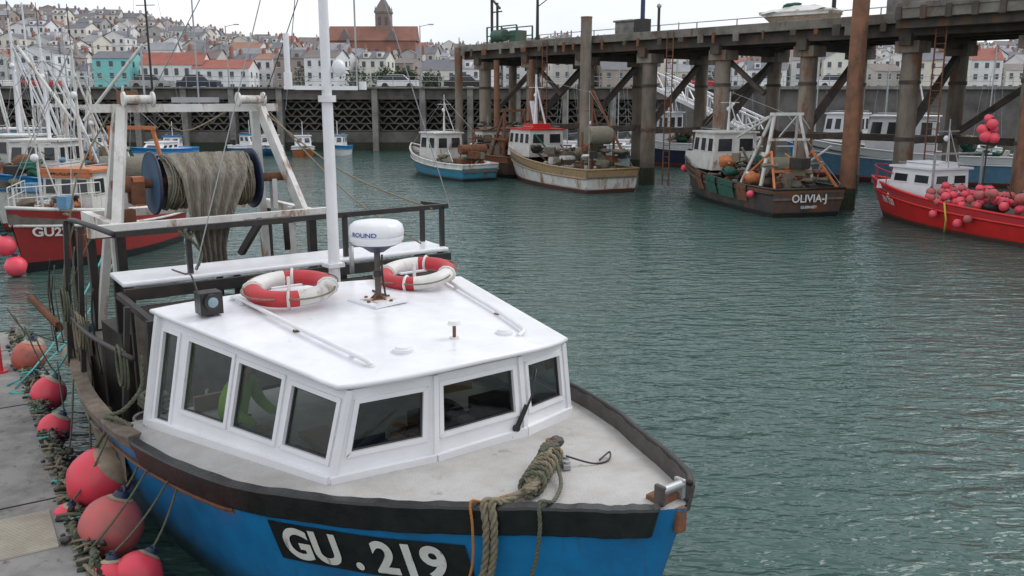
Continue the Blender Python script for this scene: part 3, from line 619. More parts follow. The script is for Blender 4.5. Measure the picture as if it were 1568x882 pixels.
def fender(c,r,mat,tilt=(0,0,1),collar=navy,anchor=None,name='fender_buoy',cap=.50):
    c=Vector(c);d=Vector(tilt).normalized();mb=MB();q=d.to_track_quat('Z','Y').to_matrix()
    mb.sphere((0,0,0),r,mat,28,18,sc=(1,1,1.06),mtx=q,nz=.03)
    rows=[];n=24
    for i in range(7):
        ph=cap*i/6*1.25
        rows.append([q@Vector((math.sin(ph)*math.cos(6.2832*k/n)*r*1.012,math.sin(ph)*math.sin(6.2832*k/n)*r*1.012,math.cos(ph)*r*1.08)) for k in range(n+1)])
    mb.grid(rows,beige if mat is not beige else navy)
    mb.cyl(d*r*1.0,d*r*1.22,r*.30,collar,r2=r*.2,n=16)
    mb.tube([d*r*1.25+q@Vector((r*.12*math.cos(t),0,r*.12*math.sin(t))) for t in[i*.785 for i in range(8)]],r*.05,collar,6,True)
    if anchor is not None:mb.tube(sag(d*r*1.25,Vector(anchor)-c,.08),.012,rope_g,5)
    return mb.obj(name,None,c)
def BW(a,b,z):return Vector((-.45+.61*a+.79*b,8.15-.79*a+.61*b,z))
fl=[((-4.66,9.35,.80),.34,pink,(.75,.1,.65),.75),((-4.18,8.52,.62),.32,pinkf,(.3,.3,1),.35),((-3.86,7.75,.42),.23,pink,(0,.3,1),.4),((-3.62,7.80,.48),.23,pink,(.5,.6,1),.4),
((-4.85,8.95,.5),.17,pink,(.3,0,1),.4),((-7.02,12.8,.62),.25,pink,(.5,.3,1),.5),((-6.28,11.5,.55),.22,pink,(.5,.3,1),.5),((-8.1,14.3,.75),.27,orb,(.2,.2,1),.5),((-8.4,15.0,.7),.2,beige,(0,0,1),.4),((-6.95,13.6,1.0),.2,beige,(.6,.4,.6),.4),((-5.2,10.1,.35),.2,pink,(.2,.2,1),.5),((-7.5,13.6,.5),.16,orb,(.2,.2,1),.5),((-5.75,10.7,.35),.17,mussel,(.2,.2,1),.4),((-4.3,8.0,.35),.16,mussel,(.2,.2,1),.4)]
for c,r,m_,t_,cp in fl:
    a=(c[0]+.45)*.61-(c[1]-8.15)*.79
    fender(c,r,m_,t_,anchor=BW(a,-2.45 if a<-3 else -2.35+.1*(a+3),1.5),cap=cp)
mb=MB();mb.tube(sag((-5.3,9.9,.65),BW(-3.2,-2.5,1.55),.1),.022,rope_g,6);mb.tube(sag(PP(6.5,.2,.62),(-8.2,18.4,2.6),.35),.016,rope_t,6);mb.tube(sag(PP(6.7,.3,.62),(-8.0,18.3,2.4),.6),.016,rope_t,6);mb.tube(sag(PP(6.3,.3,.62),BW(-7.6,-1.9,1.5),.3),.016,rope_t,6);mb.obj('mooring_line')
# ---------------------------------------------------------------- generic boats
def hullgen(E,Ln,beam,zs,zb,main,band=None,boot=None,deck=deck2,tr=.78,bul=.45,bandf=.22,rake=.9,cap=None,sternrake=.2):
    mb=MB();n=24
    def hb(s):
        return beam/2*((tr+(1-tr)*math.sin(min(1,s/.42)*math.pi/2)) if s<.42 else (1-((s-.42)/.58)**2.5))
    def zg(s):return zs+(zb-zs)*(max(0,(s-.15)/.85))**1.9
    def P(s,q,side):
        z=zg(s)*(1-q) if q<=1 else -(q-1)*.8
        wf=1-(1-(.9-.5*s**3))*min(1.2,q)**1.2
        x=Ln*s-rake*min(q,1.2)*s**5+sternrake*(min(q,1.))*(1-s)**6
        return Vector((x,side*max(.02,hb(s))*wf,z))
    fr=[0,bandf*.5,bandf,.4,.6,.75,.84,1,1.3];bd=band or main;bt=boot or main
    def mf(i,j):return (bd if j<2 else main if j<6 else bt)
    for side in(-1,1):
        rows=[[P(i/n,q,side) for q in fr] for i in range(n+1)]
        if side>0:rows=rows[::-1]
        mb.grid(rows,main,True,mf)
    mb.grid([[P(0,q,1) for q in fr],[P(0,q,-1) for q in fr]],main,False,mf)
    for side in(-1,1):
        mb.grid([[P(i/n,0,side)*1+Vector((0,-side*.05,0)),Vector((P(i/n,0,side).x,(abs(P(i/n,0,side).y)-.06)*side if abs(P(i/n,0,side).y)>.06 else 0,zg(i/n)-bul))] for i in range(n+1)],deck)
        mb.tube([P(i/n,0,side)+Vector((0,-side*.02,.02)) for i in range(n+1)],.055,cap or bd,6)
        mb.tube([P(i/n,bandf+.04,side)+Vector((0,side*.03,0)) for i in range(n+1)],.045,cap or bd,6)
    mb.tube([P(0,0,1)+Vector((0,0,.02)),P(0,0,-1)+Vector((0,0,.02))],.055,cap or bd,6)
    mb.grid([[Vector((Ln*i/n,max(0,hb(i/n)-.05),zg(i/n)-bul)),Vector((Ln*i/n,-max(0,hb(i/n)-.05),zg(i/n)-bul))] for i in range(n)],deck)
    mb.grid([[Vector((.06,hb(0)-.06,zg(0)-bul)),Vector((.06,-hb(0)+.06,zg(0)-bul))],[Vector((.06,hb(0)-.06,zg(0))),Vector((.06,-hb(0)+.06,zg(0)))]],deck)
    mb.obj('hull',E)
    return P,zg,hb
def cabin(E,x0,x1,wd,z0,z1,wallm,roofm,slant=.25,nwin=(3,3),name='cabin',over=.12,frame=None,wz=(.5,.86)):
    mb=MB();w0=wd/2;w1=wd/2*.92
    A=[(x0,-w0,z0),(x1,-w0,z0),(x1,w0,z0),(x0,w0,z0),(x0,-w1,z1),(x1-slant,-w1,z1),(x1-slant,w1,z1),(x0,w1,z1)]
    mb.hexa(A,wallm);h=.08
    B=[(x0-over,-w1-over,z1),(x1-slant+over,-w1-over,z1),(x1-slant+over,w1+over,z1),(x0-over,w1+over,z1)]
    mb.hexa(B+[(p[0],p[1],p[2]+h) for p in B],roofm)
    for s in(-1,1):mb.tube([(x0,s*w1*.8,z1+.2),(x1-slant-.1,s*w1*.8,z1+.2)],.02,steel,5)
    V=[Vector(p) for p in A]
    def face(p00,p10,p11,p01,nw):
        nn=(p10-p00).cross(p01-p00).normalized()
        def P(u,v):return p00.lerp(p10,u).lerp(p01.lerp(p11,u),v)
        for k in range(nw):
            u0=(k+.16)/nw;u1=(k+.84)/nw
            q=[P(u0,wz[0]),P(u1,wz[0]),P(u1,wz[1]),P(u0,wz[1])];mb.add([x+nn*.012 for x in q],[(0,1,2,3)],glassd)
            for a,b_ in zip(q,q[1:]+q[:1]):mb.beam(a+nn*.01,b_+nn*.01,.035,.035,frame or wallm)
    face(V[0],V[1],V[5],V[4],nwin[1]);face(V[2],V[3],V[7],V[6],nwin[1]);face(V[1],V[2],V[6],V[5],nwin[0]);face(V[3],V[0],V[4],V[7],max(1,nwin[0]-1))
    return mb.obj(name,E)
def boatE(name,stern,bow):
    s=Vector((*stern,0));d=Vector((*bow,0))-s
    return empty(name,s,math.atan2(d.y,d.x)),d.length
def rig(mb,x,y,z0,z1,mat,tripod=.8,r=.05,cross=True):
    mb.cyl((x,y,z0),(x,y,z1),r,mat,r2=r*.6,n=8)
    if tripod:
        for s in(-1,1):mb.cyl((x-tripod,y+s*tripod*.7,z0),(x,y,z0+(z1-z0)*.8),r*.6,mat,n=6)
    if cross:mb.beam((x,y-.5,z0+(z1-z0)*.75),(x,y+.5,z0+(z1-z0)*.75),.04,.04,mat)
    mb.cyl((x,y,z1),(x,y,z1+1.2),.012,blackr,n=5);mb.sphere((x+.1,y,z0+(z1-z0)*.6),.12,white,n=10,m=6)
def wires(mb,pts,mat=steel,r=.012):
    for a,b_ in pts:mb.cyl(a,b_,r,mat,n=4,caps=False)
def clutter(mb,n,x0,x1,hw,z0,z1,mats,s0=.12,s1=.4):
    for k in range(n):
        p=(U(x0,x1),U(-hw,hw),U(z0,z1));m_=random.choice(mats);t=R()
        if t<.35:mb.sphere(p,U(s0,s1),m_,10,7,nz=.6,sc=(U(.8,1.4),U(.8,1.3),U(.4,.9)))
        elif t<.6:mb.box(p,(U(.2,.7),U(.2,.6),U(.15,.5)),m_,U(0,3))
        elif t<.85:
            q=Vector(p)+Vector((U(-1,1),U(-.6,.6),U(-.2,.9)));mb.cyl(p,q,U(.02,.06),m_,n=6)
        else:
            mb.tube([Vector(p)+Vector((.3*math.cos(a),.3*math.sin(a),.05*math.sin(3*a))) for a in[i*.785 for i in range(8)]],.06,m_,6,True)
def buoys(parent,pts,name='buoys',mats=(pinkb,)):
    mb=MB()
    for p,r in pts:
        m_=random.choice(mats);mb.sphere(p,r,m_,14,9,nz=.08);mb.cyl(Vector(p)+Vector((0,0,r*.9)),Vector(p)+Vector((0,0,r*1.2)),r*.25,navy,n=8)
    return mb.obj(name,parent)
def htext(E,P,txt,size,s0,q0,side,mat,ln,slope=0):
    vs,fs=textmesh(txt,size,.03);mb=MB();out=[]
    for v in vs:
        sx=-1 if side>0 else 1
        s_=min(.985,max(.02,s0+sx*v.x/ln))
        p=P(s_,q0-v.y/P(s0,0,1).z,side);out.append(Vector((p.x+.05,p.y+side*.06,p.z)))
    mb.add(out,fs,mat);mb.obj('registration_number',E)
letw=M('letter_white_clean',(.75,.75,.73),.6)
MX=[rustm,netg,wood,netm,blackr,rope_b,whiter]
# boat A turquoise
E,Ln=boatE('fishing_boat',(-1.9,54.5),(-7.0,62.5))
P,zg,hb=hullgen(E,Ln,3.2,1.0,1.9,turq,whiteold,black,tr=.8)
cabin(E,4.0,6.4,2.0,.9,2.75,whiteold,whiteold,nwin=(3,2))
mb=MB();rig(mb,4.6,0,2.8,5.2,whiteold,.6);rig(mb,1.0,0,.6,3.2,rustm,.7);mb.box((1.6,0,1.0),(1.2,1.6,.6),rustm);mb.cyl((1,-.9,1.9),(1,.9,1.9),.3,rustm);clutter(mb,30,.4,3.8,1.2,.7,1.6,MX);wires(mb,[((4.6,0,5),(Ln-.2,0,1.9)),((4.6,0,5),(.5,0,2.8))]);mb.obj('rigging',E)
E,Ln=boatE('fishing_boat',(.8,57.0),(-2.6,63.5));P,zg,hb=hullgen(E,Ln,3.2,1.3,2.0,dgrey,rustm,black)
mb=MB()
for y in(-1,1):
    mb.beam((1,y,1),(1.4,y*.7,4.2),.14,.14,rustm);mb.beam((3,y,1),(1.4,y*.7,4.2),.12,.12,rustm);mb.beam((.5,y,2.4),(3.5,y,2.4),.12,.12,rustm)
mb.beam((1.4,-.9,4.2),(1.4,.9,4.2),.16,.16,rustm);mb.cyl((1.8,-.8,2.2),(1.8,.8,2.2),.45,rustm);mb.box((2.5,0,1.5),(1.5,1.8,.9),wood);clutter(mb,50,.4,5,1.4,1,3.4,[rustm,blackr,wood,netm,blackr]);mb.obj('gallows',E)
cabin(E,4.6,6,1.6,1.2,2.8,whiteold,rustm)
# boat B white with red roof
E,Ln=boatE('fishing_boat',(5.4,47.6),(-.1,59.0))
P,zg,hb=hullgen(E,Ln,3.9,1.25,2.3,whiteh,woodt,redd,tr=.85,bandf=.32)
cabin(E,7.6,10.6,2.4,1.5,3.1,whiteold,red,nwin=(3,4));
mb=MB();mb.box((8.9,0,3.3),(1.2,1.2,.3),red);rig(mb,9.0,0,3.3,6.4,white,.55,.10);rig(mb,2.6,-.2,1.0,5.4,rustm,.9,.09)
mb.beam((9,0,3.2),(9.6,0,4.8),.25,.12,white);mb.beam((2.6,-.2,5.4),(.6,-.9,2.2),.1,.1,rustm);mb.cyl((1.6,-.7,3.0),(1.6,.7,3.0),.5,netm,n=20)
for s in(-1,1):mb.beam((1.6,s,1.1),(1.6,s,3.2),.1,.1,rustm)
clutter(mb,80,.5,7.2,1.4,1.0,2.2,MX);mb.box((4.6,.3,1.6),(1.2,.9,.8),wood);wires(mb,[((9,0,6.2),(Ln-.2,0,2.2)),((9,0,6.2),(2.6,0,5.3)),((2.6,0,5.4),(.2,-1.4,1.3)),((2.6,0,5.4),(.2,1.4,1.3))]);mb.obj('rigging',E)
# boat C Olivia
E,Ln=boatE('fishing_boat',(12.65,37.7),(9.75,49.6))
P,zg,hb=hullgen(E,Ln,3.8,1.2,2.2,dgrey,rustm,black,tr=.9,bandf=.12,cap=black)
cabin(E,6.8,9.3,2.4,1.5,3.3,whiteold,whiteold,nwin=(3,3))
mb=MB();mb.box((10.0,0,1.95),(1.2,1.8,.6),whiteold);rig(mb,7.6,0,3.2,5.3,whiteold,.5)
for s in(-1,1):
    mb.beam((1.8,s*1.3,1.2),(2.2,s*.6,4.3),.12,.12,whiter);mb.beam((3.6,s*1.3,1.2),(2.3,s*.6,4.3),.11,.11,whiter);mb.beam((.3,s*1.5,1.2),(1.6,s*1.0,2.7),.09,.09,orange);mb.beam((1.6,s*1.0,2.7),(3.4,s*1.3,1.4),.09,.09,orange)
    mb.beam((2.2,s*.6,4.3),(4.6,s*1.1,3.2),.08,.08,whiteold);mb.beam((2.2,s*.6,4.3),(3.4,s*1.9,3.6),.07,.07,whiteold)
mb.beam((2.2,-.8,4.3),(2.2,.8,4.3),.13,.13,whiter);mb.beam((1.9,-1,3.2),(1.9,1,3.2),.1,.1,whiter);mb.beam((.9,-1.3,1.9),(.9,1.3,1.9),.1,.1,orange);mb.cyl((2.6,-.7,2.0),(2.6,.7,2.0),.4,netm,n=18)
clutter(mb,110,.5,6.6,1.5,1.0,2.3,MX+[orange]);wires(mb,[((7.6,0,5.3),(Ln,0,2.4)),((7.6,0,5.3),(2.2,0,4.3)),((2.2,0,4.3),(0.1,-1.5,1.4))]);mb.obj('rigging',E)
mb=MB()
for (s,wd) in((.32,.9),(.44,.6),(.56,.5),(.20,.5)):
    rows=[]
    for i in range(6):
        q=-.03+i*.12;rows.append([P(s+(k/6-.5)*wd/Ln*1.6,max(0,q),1)+Vector((0,.07+.03*math.sin(k*2+i),.06 if i==0 else 0)) for k in range(7)])
    mb.grid(rows,netg if wd!=.5 else rustm)
mb.obj('hung_nets',E);buoys(E,[(P(.90,.35,1)+Vector((0,.2,0)),.2),(P(.12,.25,1)+Vector((0,.2,0)),.17)])
vs,fs=textmesh('OLIVIA-J',.46);mb=MB();mb.add([Vector((-.03,-v.x,.80+v.y)) for v in vs],fs,letw)
vs,fs=textmesh('GUERNSEY',.16);mb.add([Vector((-.01,-v.x,.44+v.y)) for v in vs],fs,letw);mb.obj('boat_name',E)
# boat D red
E,Ln=boatE('fishing_boat',(19.9,27.5),(15.75,39.0))
P,zg,hb=hullgen(E,Ln,3.5,1.0,1.65,red,redp,redd,tr=.88,bul=.25,cap=red)
cabin(E,7.9,10.2,1.9,1.0,2.25,white,white,nwin=(3,2),slant=.15,wz=(.55,.82));mb=MB()
mb.box((10.5,0,1.45),(1.2,1.4,.35),white);mb.box((8.9,0,2.42),(1.5,1.2,.18),white)
rig(mb,8.2,0,2.3,4.2,steel,.4,.035);mb.tube(cr([(9.5,-1.2,1.5),(9.7,-1.2,2.0),(11,-.8,2.15),(11.9,0,2.2),(11,.8,2.15),(9.7,1.2,2.0)],5),.025,redp,6)
for x,y in((10.2,1.05),(11,.8),(11.5,.45)):
    for s in(-1,1):mb.cyl((x,s*y,1.4),(x,s*y,2.1),.02,redp,n=6)
mb.box((3,0,1.4),(1.5,1.6,.8),white);mb.beam((7.6,-1.2,1),(7.6,-1.2,2.9),.07,.07,steel);mb.beam((7.6,1.2,1),(7.6,1.2,2.9),.07,.07,steel);mb.beam((7.6,-1.2,2.9),(7.6,1.2,2.9),.07,.07,steel);mb.tube([P(.52,0,1)+Vector((0,.06,.05)),P(.515,.5,1)+Vector((0,.1,0)),P(.53,.95,1)+Vector((0,.12,0))],.035,rope_y,6);clutter(mb,16,1,5,1.0,1,1.4,MX);mb.obj('rigging',E)
pt=[]
for k in range(95):
    x=U(2.5,7.4);pt.append(((x,U(.1,1.72),U(1.15,1.75)),U(.13,.19)))
for q_ in(.42,.46,.56):pt.append((P(q_,.2+.35*R(),1)+Vector((0,.2,0)),U(.15,.19)))
buoys(E,pt,mats=(pinkb,pinkb,pinkb,pinkf))
htext(E,P,'FN 730',.38,.84,.42,1,letw,Ln)
buoys(None,[((17.6,33.4,3.6),.22),((17.9,33.6,3.85),.22),((17.75,33.3,4.05),.2),((17.5,33.5,3.85),.2),((17.7,33.5,4.25),.17),((17.85,33.3,3.55),.2)],'marker_buoys')
mb=MB();mb.cyl((17.72,33.45,.2),(17.72,33.45,4.5),.03,blackr,n=6);mb.obj('buoy_pole')
# boat E red GU229, left
E,Ln=boatE('fishing_boat',(-12.9,31.8),(-14.25,24.9))
P,zg,hb=hullgen(E,Ln,3.2,1.45,1.95,redd,redd,black,tr=.85,bul=.45,cap=whiteold,rake=.5)
cabin(E,2.9,4.5,1.75,1.4,2.75,whiteold,orange,nwin=(3,2),frame=whiteold,slant=.1);mb=MB();mb.box((4.44,0,2.74),(.12,1.75,.26),orange);mb.obj('cabin_band',E)
vs,fs=textmesh('MOLLIE A',.23);mb=MB();mb.add([Vector((4.51,v.x,2.74+v.y)) for v in vs],fs,M('name_dark',(.03,.03,.03)));mb.obj('boat_name',E)
htext(E,P,'GU229',.36,.87,.36,1,letw,Ln)
mb=MB();rig(mb,3.6,0,2.8,6.6,whiteold,.8,.06);rig(mb,5.6,0,1.6,4.4,whiteold,.5,.04)
for s in(-1,1):mb.beam((.6,s*1.2,1.5),(.9,s*.8,4.0),.1,.1,orange);mb.cyl((3.6,s*.2,4.3),(3.2,s*2.2,6.6),.05,whiteold,n=6);wires(mb,[((3.6,0,6.5),(3.2,s*2.2,6.6)),((3.6,0,6.5),(.9,s*1.0,4.0)),((3.6,0,6.5),(Ln,0,2.2)),((3.6,0,6.5),(Ln*.8,s*1,2.0))])
mb.beam((.9,-.9,4.0),(.9,.9,4.0),.12,.12,orange);mb.cyl((1.2,-.9,2.6),(1.2,.9,2.6),.45,netm,n=18)
clutter(mb,45,.6,6.0,1.1,1.4,2.1,MX+[lblue,orange],.1,.3);
for sg in(-1,1):
    mb.tube([Vector((Ln*.66+i*.27,sg*(1.3-.15*i),2.5)) for i in range(9)],.018,whiteold,6);mb.tube([Vector((Ln*.66+i*.27,sg*(1.3-.15*i),2.2)) for i in range(9)],.014,whiteold,6)
    for i in range(0,9,2):mb.cyl((Ln*.66+i*.27,sg*(1.3-.15*i),1.7),(Ln*.66+i*.27,sg*(1.3-.15*i),2.5),.016,whiteold,n=5)
mb.obj('rigging',E)
buoys(E,[(P(.99,.55,-1)+Vector((.25,-.2,0)),.30),(P(.99,.85,-1)+Vector((.45,.1,0)),.30)])
for (st,bw,m1,m2,h,cm) in(((-22.5,47),(-22.8,36),blue,whiteold,7.5,whiteold),((-27.5,56),(-27.5,45),blue,turq,7.5,lblue),((-18.5,41),(-19.3,32.5),whiteold,blue,6.5,whiteold)):
    E,Ln=boatE('fishing_boat',st,bw);P,zg,hb=hullgen(E,Ln,3.8,1.4,2.3,m1,m2,redd,tr=.8)
    cabin(E,Ln*.45,Ln*.66,2.2,1.8,3.3,cm,whiteold,nwin=(3,3));mb=MB();rig(mb,Ln*.5,0,3.3,h+1.0,white,1.3,.07);rig(mb,Ln*.12,0,1.5,h-1,whiteold,1.1,.07)
    for s in(-1,1):
        mb.cyl((Ln*.3,s*1.2,1.6),(Ln*.42,s*.3,h-.5),.06,white,n=6);mb.cyl((Ln*.3,s*1.6,1.6),(Ln*.3,s*2.4,h-1),.05,whiteold,n=6);mb.beam((Ln*.1,s*1.6,1.5),(Ln*.15,s*1.2,4.6),.12,.12,whiter)
        wires(mb,[((Ln*.5,0,h),(Ln*.12,0,h-1.2)),((Ln*.5,0,h),(Ln,0,2.6)),((Ln*.3,s*2.4,h-1),(Ln*.5,0,h)),((Ln*.5,0,h),(Ln*.05,s*1.5,1.6))])
    mb.beam((Ln*.15,-1.2,4.6),(Ln*.15,1.2,4.6),.12,.12,whiter)
    clutter(mb,100,.6,Ln*.95,1.5,1.5,2.8,MX+[lblue,orange,blue]);mb.obj('rigging',E)
for (x,y,m1,cb,hd) in((-29.5,78,white,blue,(.15,-1)),(-21.6,80,blue,white,(.1,-1)),(-18.4,79,orange,white,(.3,-1)),(-15.6,80,white,lblue,(-.1,-1)),(-23.8,82,blue,blue,(.8,-.5)),(-37,80,whiteold,white,(.2,-1))):
    d=Vector(hd).normalized()*4.8;E,Ln=boatE('motorboat',(x-d.x/2,y-d.y/2),(x+d.x/2,y+d.y/2))
    hullgen(E,Ln,2.0,.7,1.0,m1,white if m1 is not white else blue,m1,bul=.15);cabin(E,1.6,3.2,1.4,.6,1.7,white,cb,nwin=(2,2),slant=.5)
    mb=MB();mb.cyl((2.2,0,1.7),(2.2,0,3.0),.03,white,n=6);mb.tube([(Ln-.2,0,1.5),(4.0,.7,1.4),(3.4,.8,1.3)],.02,steel,5);mb.tube([(Ln-.2,0,1.5),(4.0,-.7,1.4),(3.4,-.8,1.3)],.02,steel,5);mb.box((-.1,0,.8),(.35,.35,.8),blackr);mb.obj('fittings',E)
for (st,bw,m1,m2,bm_) in(((29.0,51),(18.0,57.5),lblue,white,3.6),((14,66),(9,70),navy,white,3),((27,61),(20,66),blue,white,3.4),((40,47),(34,57),white,blue,3.4)):
    E,Ln=boatE('fishing_boat',st,bw);hullgen(E,Ln,bm_,1.7,2.6,m1,m2,redd);cabin(E,Ln*.35,Ln*.65,2.3,1.8,3.9,white,white,nwin=(3,4));mb=MB();rig(mb,Ln*.45,0,3.9,7.0,white,.6);clutter(mb,30,.6,Ln*.3,1.2,1.7,2.6,MX);mb.obj('rigging',E)
for k,(x,y) in enumerate(((6,78),(10.5,81),(15,79),(20,77),(27,80),(32,78),(40,77),(47,76))):
    E,Ln=boatE('sailing_yacht',(x,y),(x-2.5,y-7));hullgen(E,Ln,2.5,.9,1.2,white,white,navy,bul=.05,deck=whiteold);cabin(E,2.6,4.9,1.5,.85,1.4,white,white,slant=.7,nwin=(1,3),wz=(.3,.7));mb=MB();mb.cyl((4.3,0,1.2),(4.3,0,9.0+k%3),.05,steel,n=8);mb.cyl((4.2,0,2.0),(1.0,0,2.0),.12,navy,n=8);mb.beam((4.3,-.7,6),(4.3,.7,6),.04,.04,steel);wires(mb,[((4.3,0,9),(Ln,0,1.2)),((4.3,0,9),(0,0,1)),((4.3,.7,6),(4.3,1.1,1)),((4.3,-.7,6),(4.3,-1.1,1))]);mb.obj('mast_and_boom',E)
# ---------------------------------------------------------------- pier
PR=empty('harbour_pier',(-2.25,64,0),math.atan2(-.77,.64))
ZB=7.55
mb=MB()
for k in range(-0,10):
    s=5.13*k-.05
    for y,r in((.5,.42),(5.2,.38)):
        mb.cyl((s,y,-3),(s,y,ZB-.5),r,pierc,n=14);mb.box((s,y,ZB-.35),(1.1,1.1,.5),pierc);mb.cyl((s,y,-1),(s,y,1.0),r+.05,weed,n=14)
        for z in(3.1,5.6):mb.cyl((s,y,z),(s,y,z+.16),r+.04,pierb,n=14)
mb.obj('legs',PR)
mb=MB()
for k in range(0,10):
    s=5.13*k-.05
    mb.beam((s,-.3,ZB-.05),(s,6.2,ZB-.05),.55,.5,pierb)
    mb.beam((s,.7,3.5),(s,5.0,7.0),.30,.30,pierb)
    mb.beam((s,.5,3.1),(s,5.2,3.1),.3,.3,pierb)
    if k<9:
        mb.beam((s,5.2,3.0),(s+5.13,5.2,3.0),.3,.35,pierb)
        if k%3==0:mb.beam((s,5.2,3.2),(s+5.13,5.2,7.0),.26,.26,pierb)
        elif k%3==1:mb.beam((s,.9,7.0),(s+2.4,.9,5.2),.22,.22,pierb)
for y in(0,2.0,4.0,5.8):mb.beam((-1.6,y,ZB+.35),(47,y,ZB+.35),.3,.5,pierb)
mb.obj('beams',PR)
mb=MB();mb.box((14.4,2.9,ZB+.78),(32.4,7.0,.30),pierdeck);mb.box((14.4,-.45,ZB+.98),(32.2,.3,.16),pierdeck);mb.box((39.4,4.4,ZB+.98),(17.2,11.8,.5),pierdeck);mb.box((39.4,-1.35,ZB+1.25),(17,.4,.25),pierdeck);mb.box((39.2,-.9,ZB+.55),(17,.5,.4),pierb)
for k in range(16):mb.box((31+k*1.05,-1.5,ZB+.95),(.25,.2,.55),pierb)
k=-1.2
while k<30:
    mb.box((k,-.62,ZB+.5),(U(.1,.5),.08,U(.2,.6)),random.choice([rustm,pierb,pierdeck]));k+=U(.6,1.8)
mb.obj('deck',PR,bevel=.02)
mb=MB()
for (s,y,z,r,m_) in((-1.7,-.6,8.4,.28,pierc),(11.6,-1.0,9.6,.33,pierc),(29.3,-1.6,14,.36,rustpile),(36.9,-2.2,8.0,.33,rustpile),(-1.2,4,8,.3,pierc),(2.5,-.5,7.4,.2,rustpile),(6.2,-.6,7.3,.16,rustpile)):
    mb.cyl((s,y,-3),(s,y,z),r,m_,n=16);mb.cyl((s,y,z),(s,y,z+.08),r*1.05,m_,n=16);mb.cyl((s,y,-1),(s,y,1.0),r+.04,weed,n=14)
for s in(7.6,17.8,32.5):
    for q in(-.22,.22):mb.beam((s+q,-.7,.2),(s+q,-.7,8.5),.05,.05,rustm)
    for k in range(25):mb.cyl((s-.22,-.7,.5+k*.32),(s+.22,-.7,.5+k*.32),.018,rustm,n=5)
mb.obj('fender_piles',PR)
ra=math.atan2(-.77,.64);ZT=ZB+.93;ca,sa=math.cos(ra),math.sin(ra)
def PW(s,y,z=0):return Vector((-2.25+ca*s-sa*y,64+sa*s+ca*y,z))
mb=MB()
for x in(-1.6,0,1.6):
    for y in(-.7,.7):mb.beam((x,y,0),(x,y,1.3),.09,.09,green)
for z in(.7,1.3):
    for y in(-.7,.7):mb.beam((-1.6,y,z),(1.6,y,z),.07,.07,green)
mb.beam((-1.3,-.5,0),(-1.3,-.5,3.3),.14,.14,blackr);mb.beam((-.7,-.5,0),(-.7,-.5,2.9),.12,.12,blackr);mb.beam((-1.3,-.5,3.2),(-.4,-.5,2.5),.12,.12,blackr);mb.cyl((-.9,-.6,.7),(.3,-.6,.7),.4,green,n=16);mb.box((.9,0,.5),(.8,.9,1.0),green)
mb.beam((-1.3,-.5,2.3),(-.2,-.5,2.3),.08,.08,blackr)
mb.obj('deck_winch',None,PW(1.8,1.2,ZT),ra)
def lamp(s,y,h,arm,mat=blackr,name='street_lamp'):
    mb=MB();mb.cyl((0,0,0),(0,0,h),.12,mat,r2=.09,n=8);mb.cyl((0,0,0),(0,0,.4),.18,mat,n=8);mb.beam((-.15,0,h-.05),(arm,0,h+.05),.10,.10,mat);mb.box((arm+.1,0,h+.02),(.8,.3,.14),steel);mb.beam((0,0,h-.7),(arm*.4,0,h),.05,.05,mat);mb.obj(name,None,PW(s,y,ZT),ra+.5)
lamp(5.4,.6,3.0,2.6);lamp(24,5,5,2);lamp(40,7,6,2)
mb=MB();mb.cyl((0,0,0),(0,0,6),.13,M('crane_blue',(.04,.06,.14),.6),n=10);mb.beam((0,0,2.2),(2.6,0,5.6),.14,.14,M('crane_yellow',(.8,.35,.03),.5,rust=.2));mb.box((0,0,.5),(.7,.7,1),blackr);mb.cyl((.8,.5,0),(.8,.5,1.6),.08,blackr,n=8);mb.sphere((.8,.5,1.7),.14,steel,n=10,m=6);mb.obj('dock_crane',None,PW(14.2,1.0,ZT),ra)
E=empty('rowing_boat',PW(26.2,1.6,ZT+.12),ra+math.pi);hullgen(E,4.4,1.6,.55,.7,beige,whiteold,beige,bul=.1)
mb=MB();
mb.grid([[Vector((.3+i*.45,-.8+1.6*j/8,.60+.35*math.sin(math.pi*j/8)*math.sin(math.pi*(i+1)/10)+.06*math.sin(i*2+j))) for j in range(9)] for i in range(9)],whiteold);mb.sphere((2.4,0,.9),.35,netg,nz=.5,sc=(1.6,1,.5));mb.obj('tarpaulin',E)
mb=MB();mb.box((0,0,.5),(1.4,1.4,1.0),concrete);mb.box((0,0,1.05),(1.6,1.6,.12),concrete);mb.obj('bollard_block',None,PW(12.2,2.2,ZT),ra,bevel=.05)
mb=MB();mb.box((0,0,.8),(1.5,1.5,1.6),concrete);mb.box((0,0,1.7),(1.8,1.8,.2),concrete);mb.obj('bollard_block',None,PW(30.2,1.0,ZT),ra,bevel=.05)
for (s,y) in((35,2),(37.5,1.6),(33,2.2)):
    mb=MB()
    for k in range(22):mb.sphere((U(-1,1),U(-.7,.7),U(.1,.8)),U(.2,.4),random.choice([netg,navy,netm,netg,lblue]),10,7,nz=.5)
    mb.obj('net_heap',None,PW(s,y,ZT+.3),ra)
mb=MB()
for k in range(-1,47,3):
    mb.cyl((k,6.2,ZT),(k,6.2,ZT+1.1),.04,steel,n=6)
mb.cyl((-1,6.2,ZT+1.1),(46,6.2,ZT+1.1),.03,steel,n=6);mb.cyl((-1,6.2,ZT+.6),(46,6.2,ZT+.6),.03,steel,n=6);mb.obj('deck_railing',PR)
mb=MB();g0=Vector((17.3,62,2.3));g1=Vector((11.4,70,5.7));dirg=(g1-g0);sn=Vector((.7,.7,0))
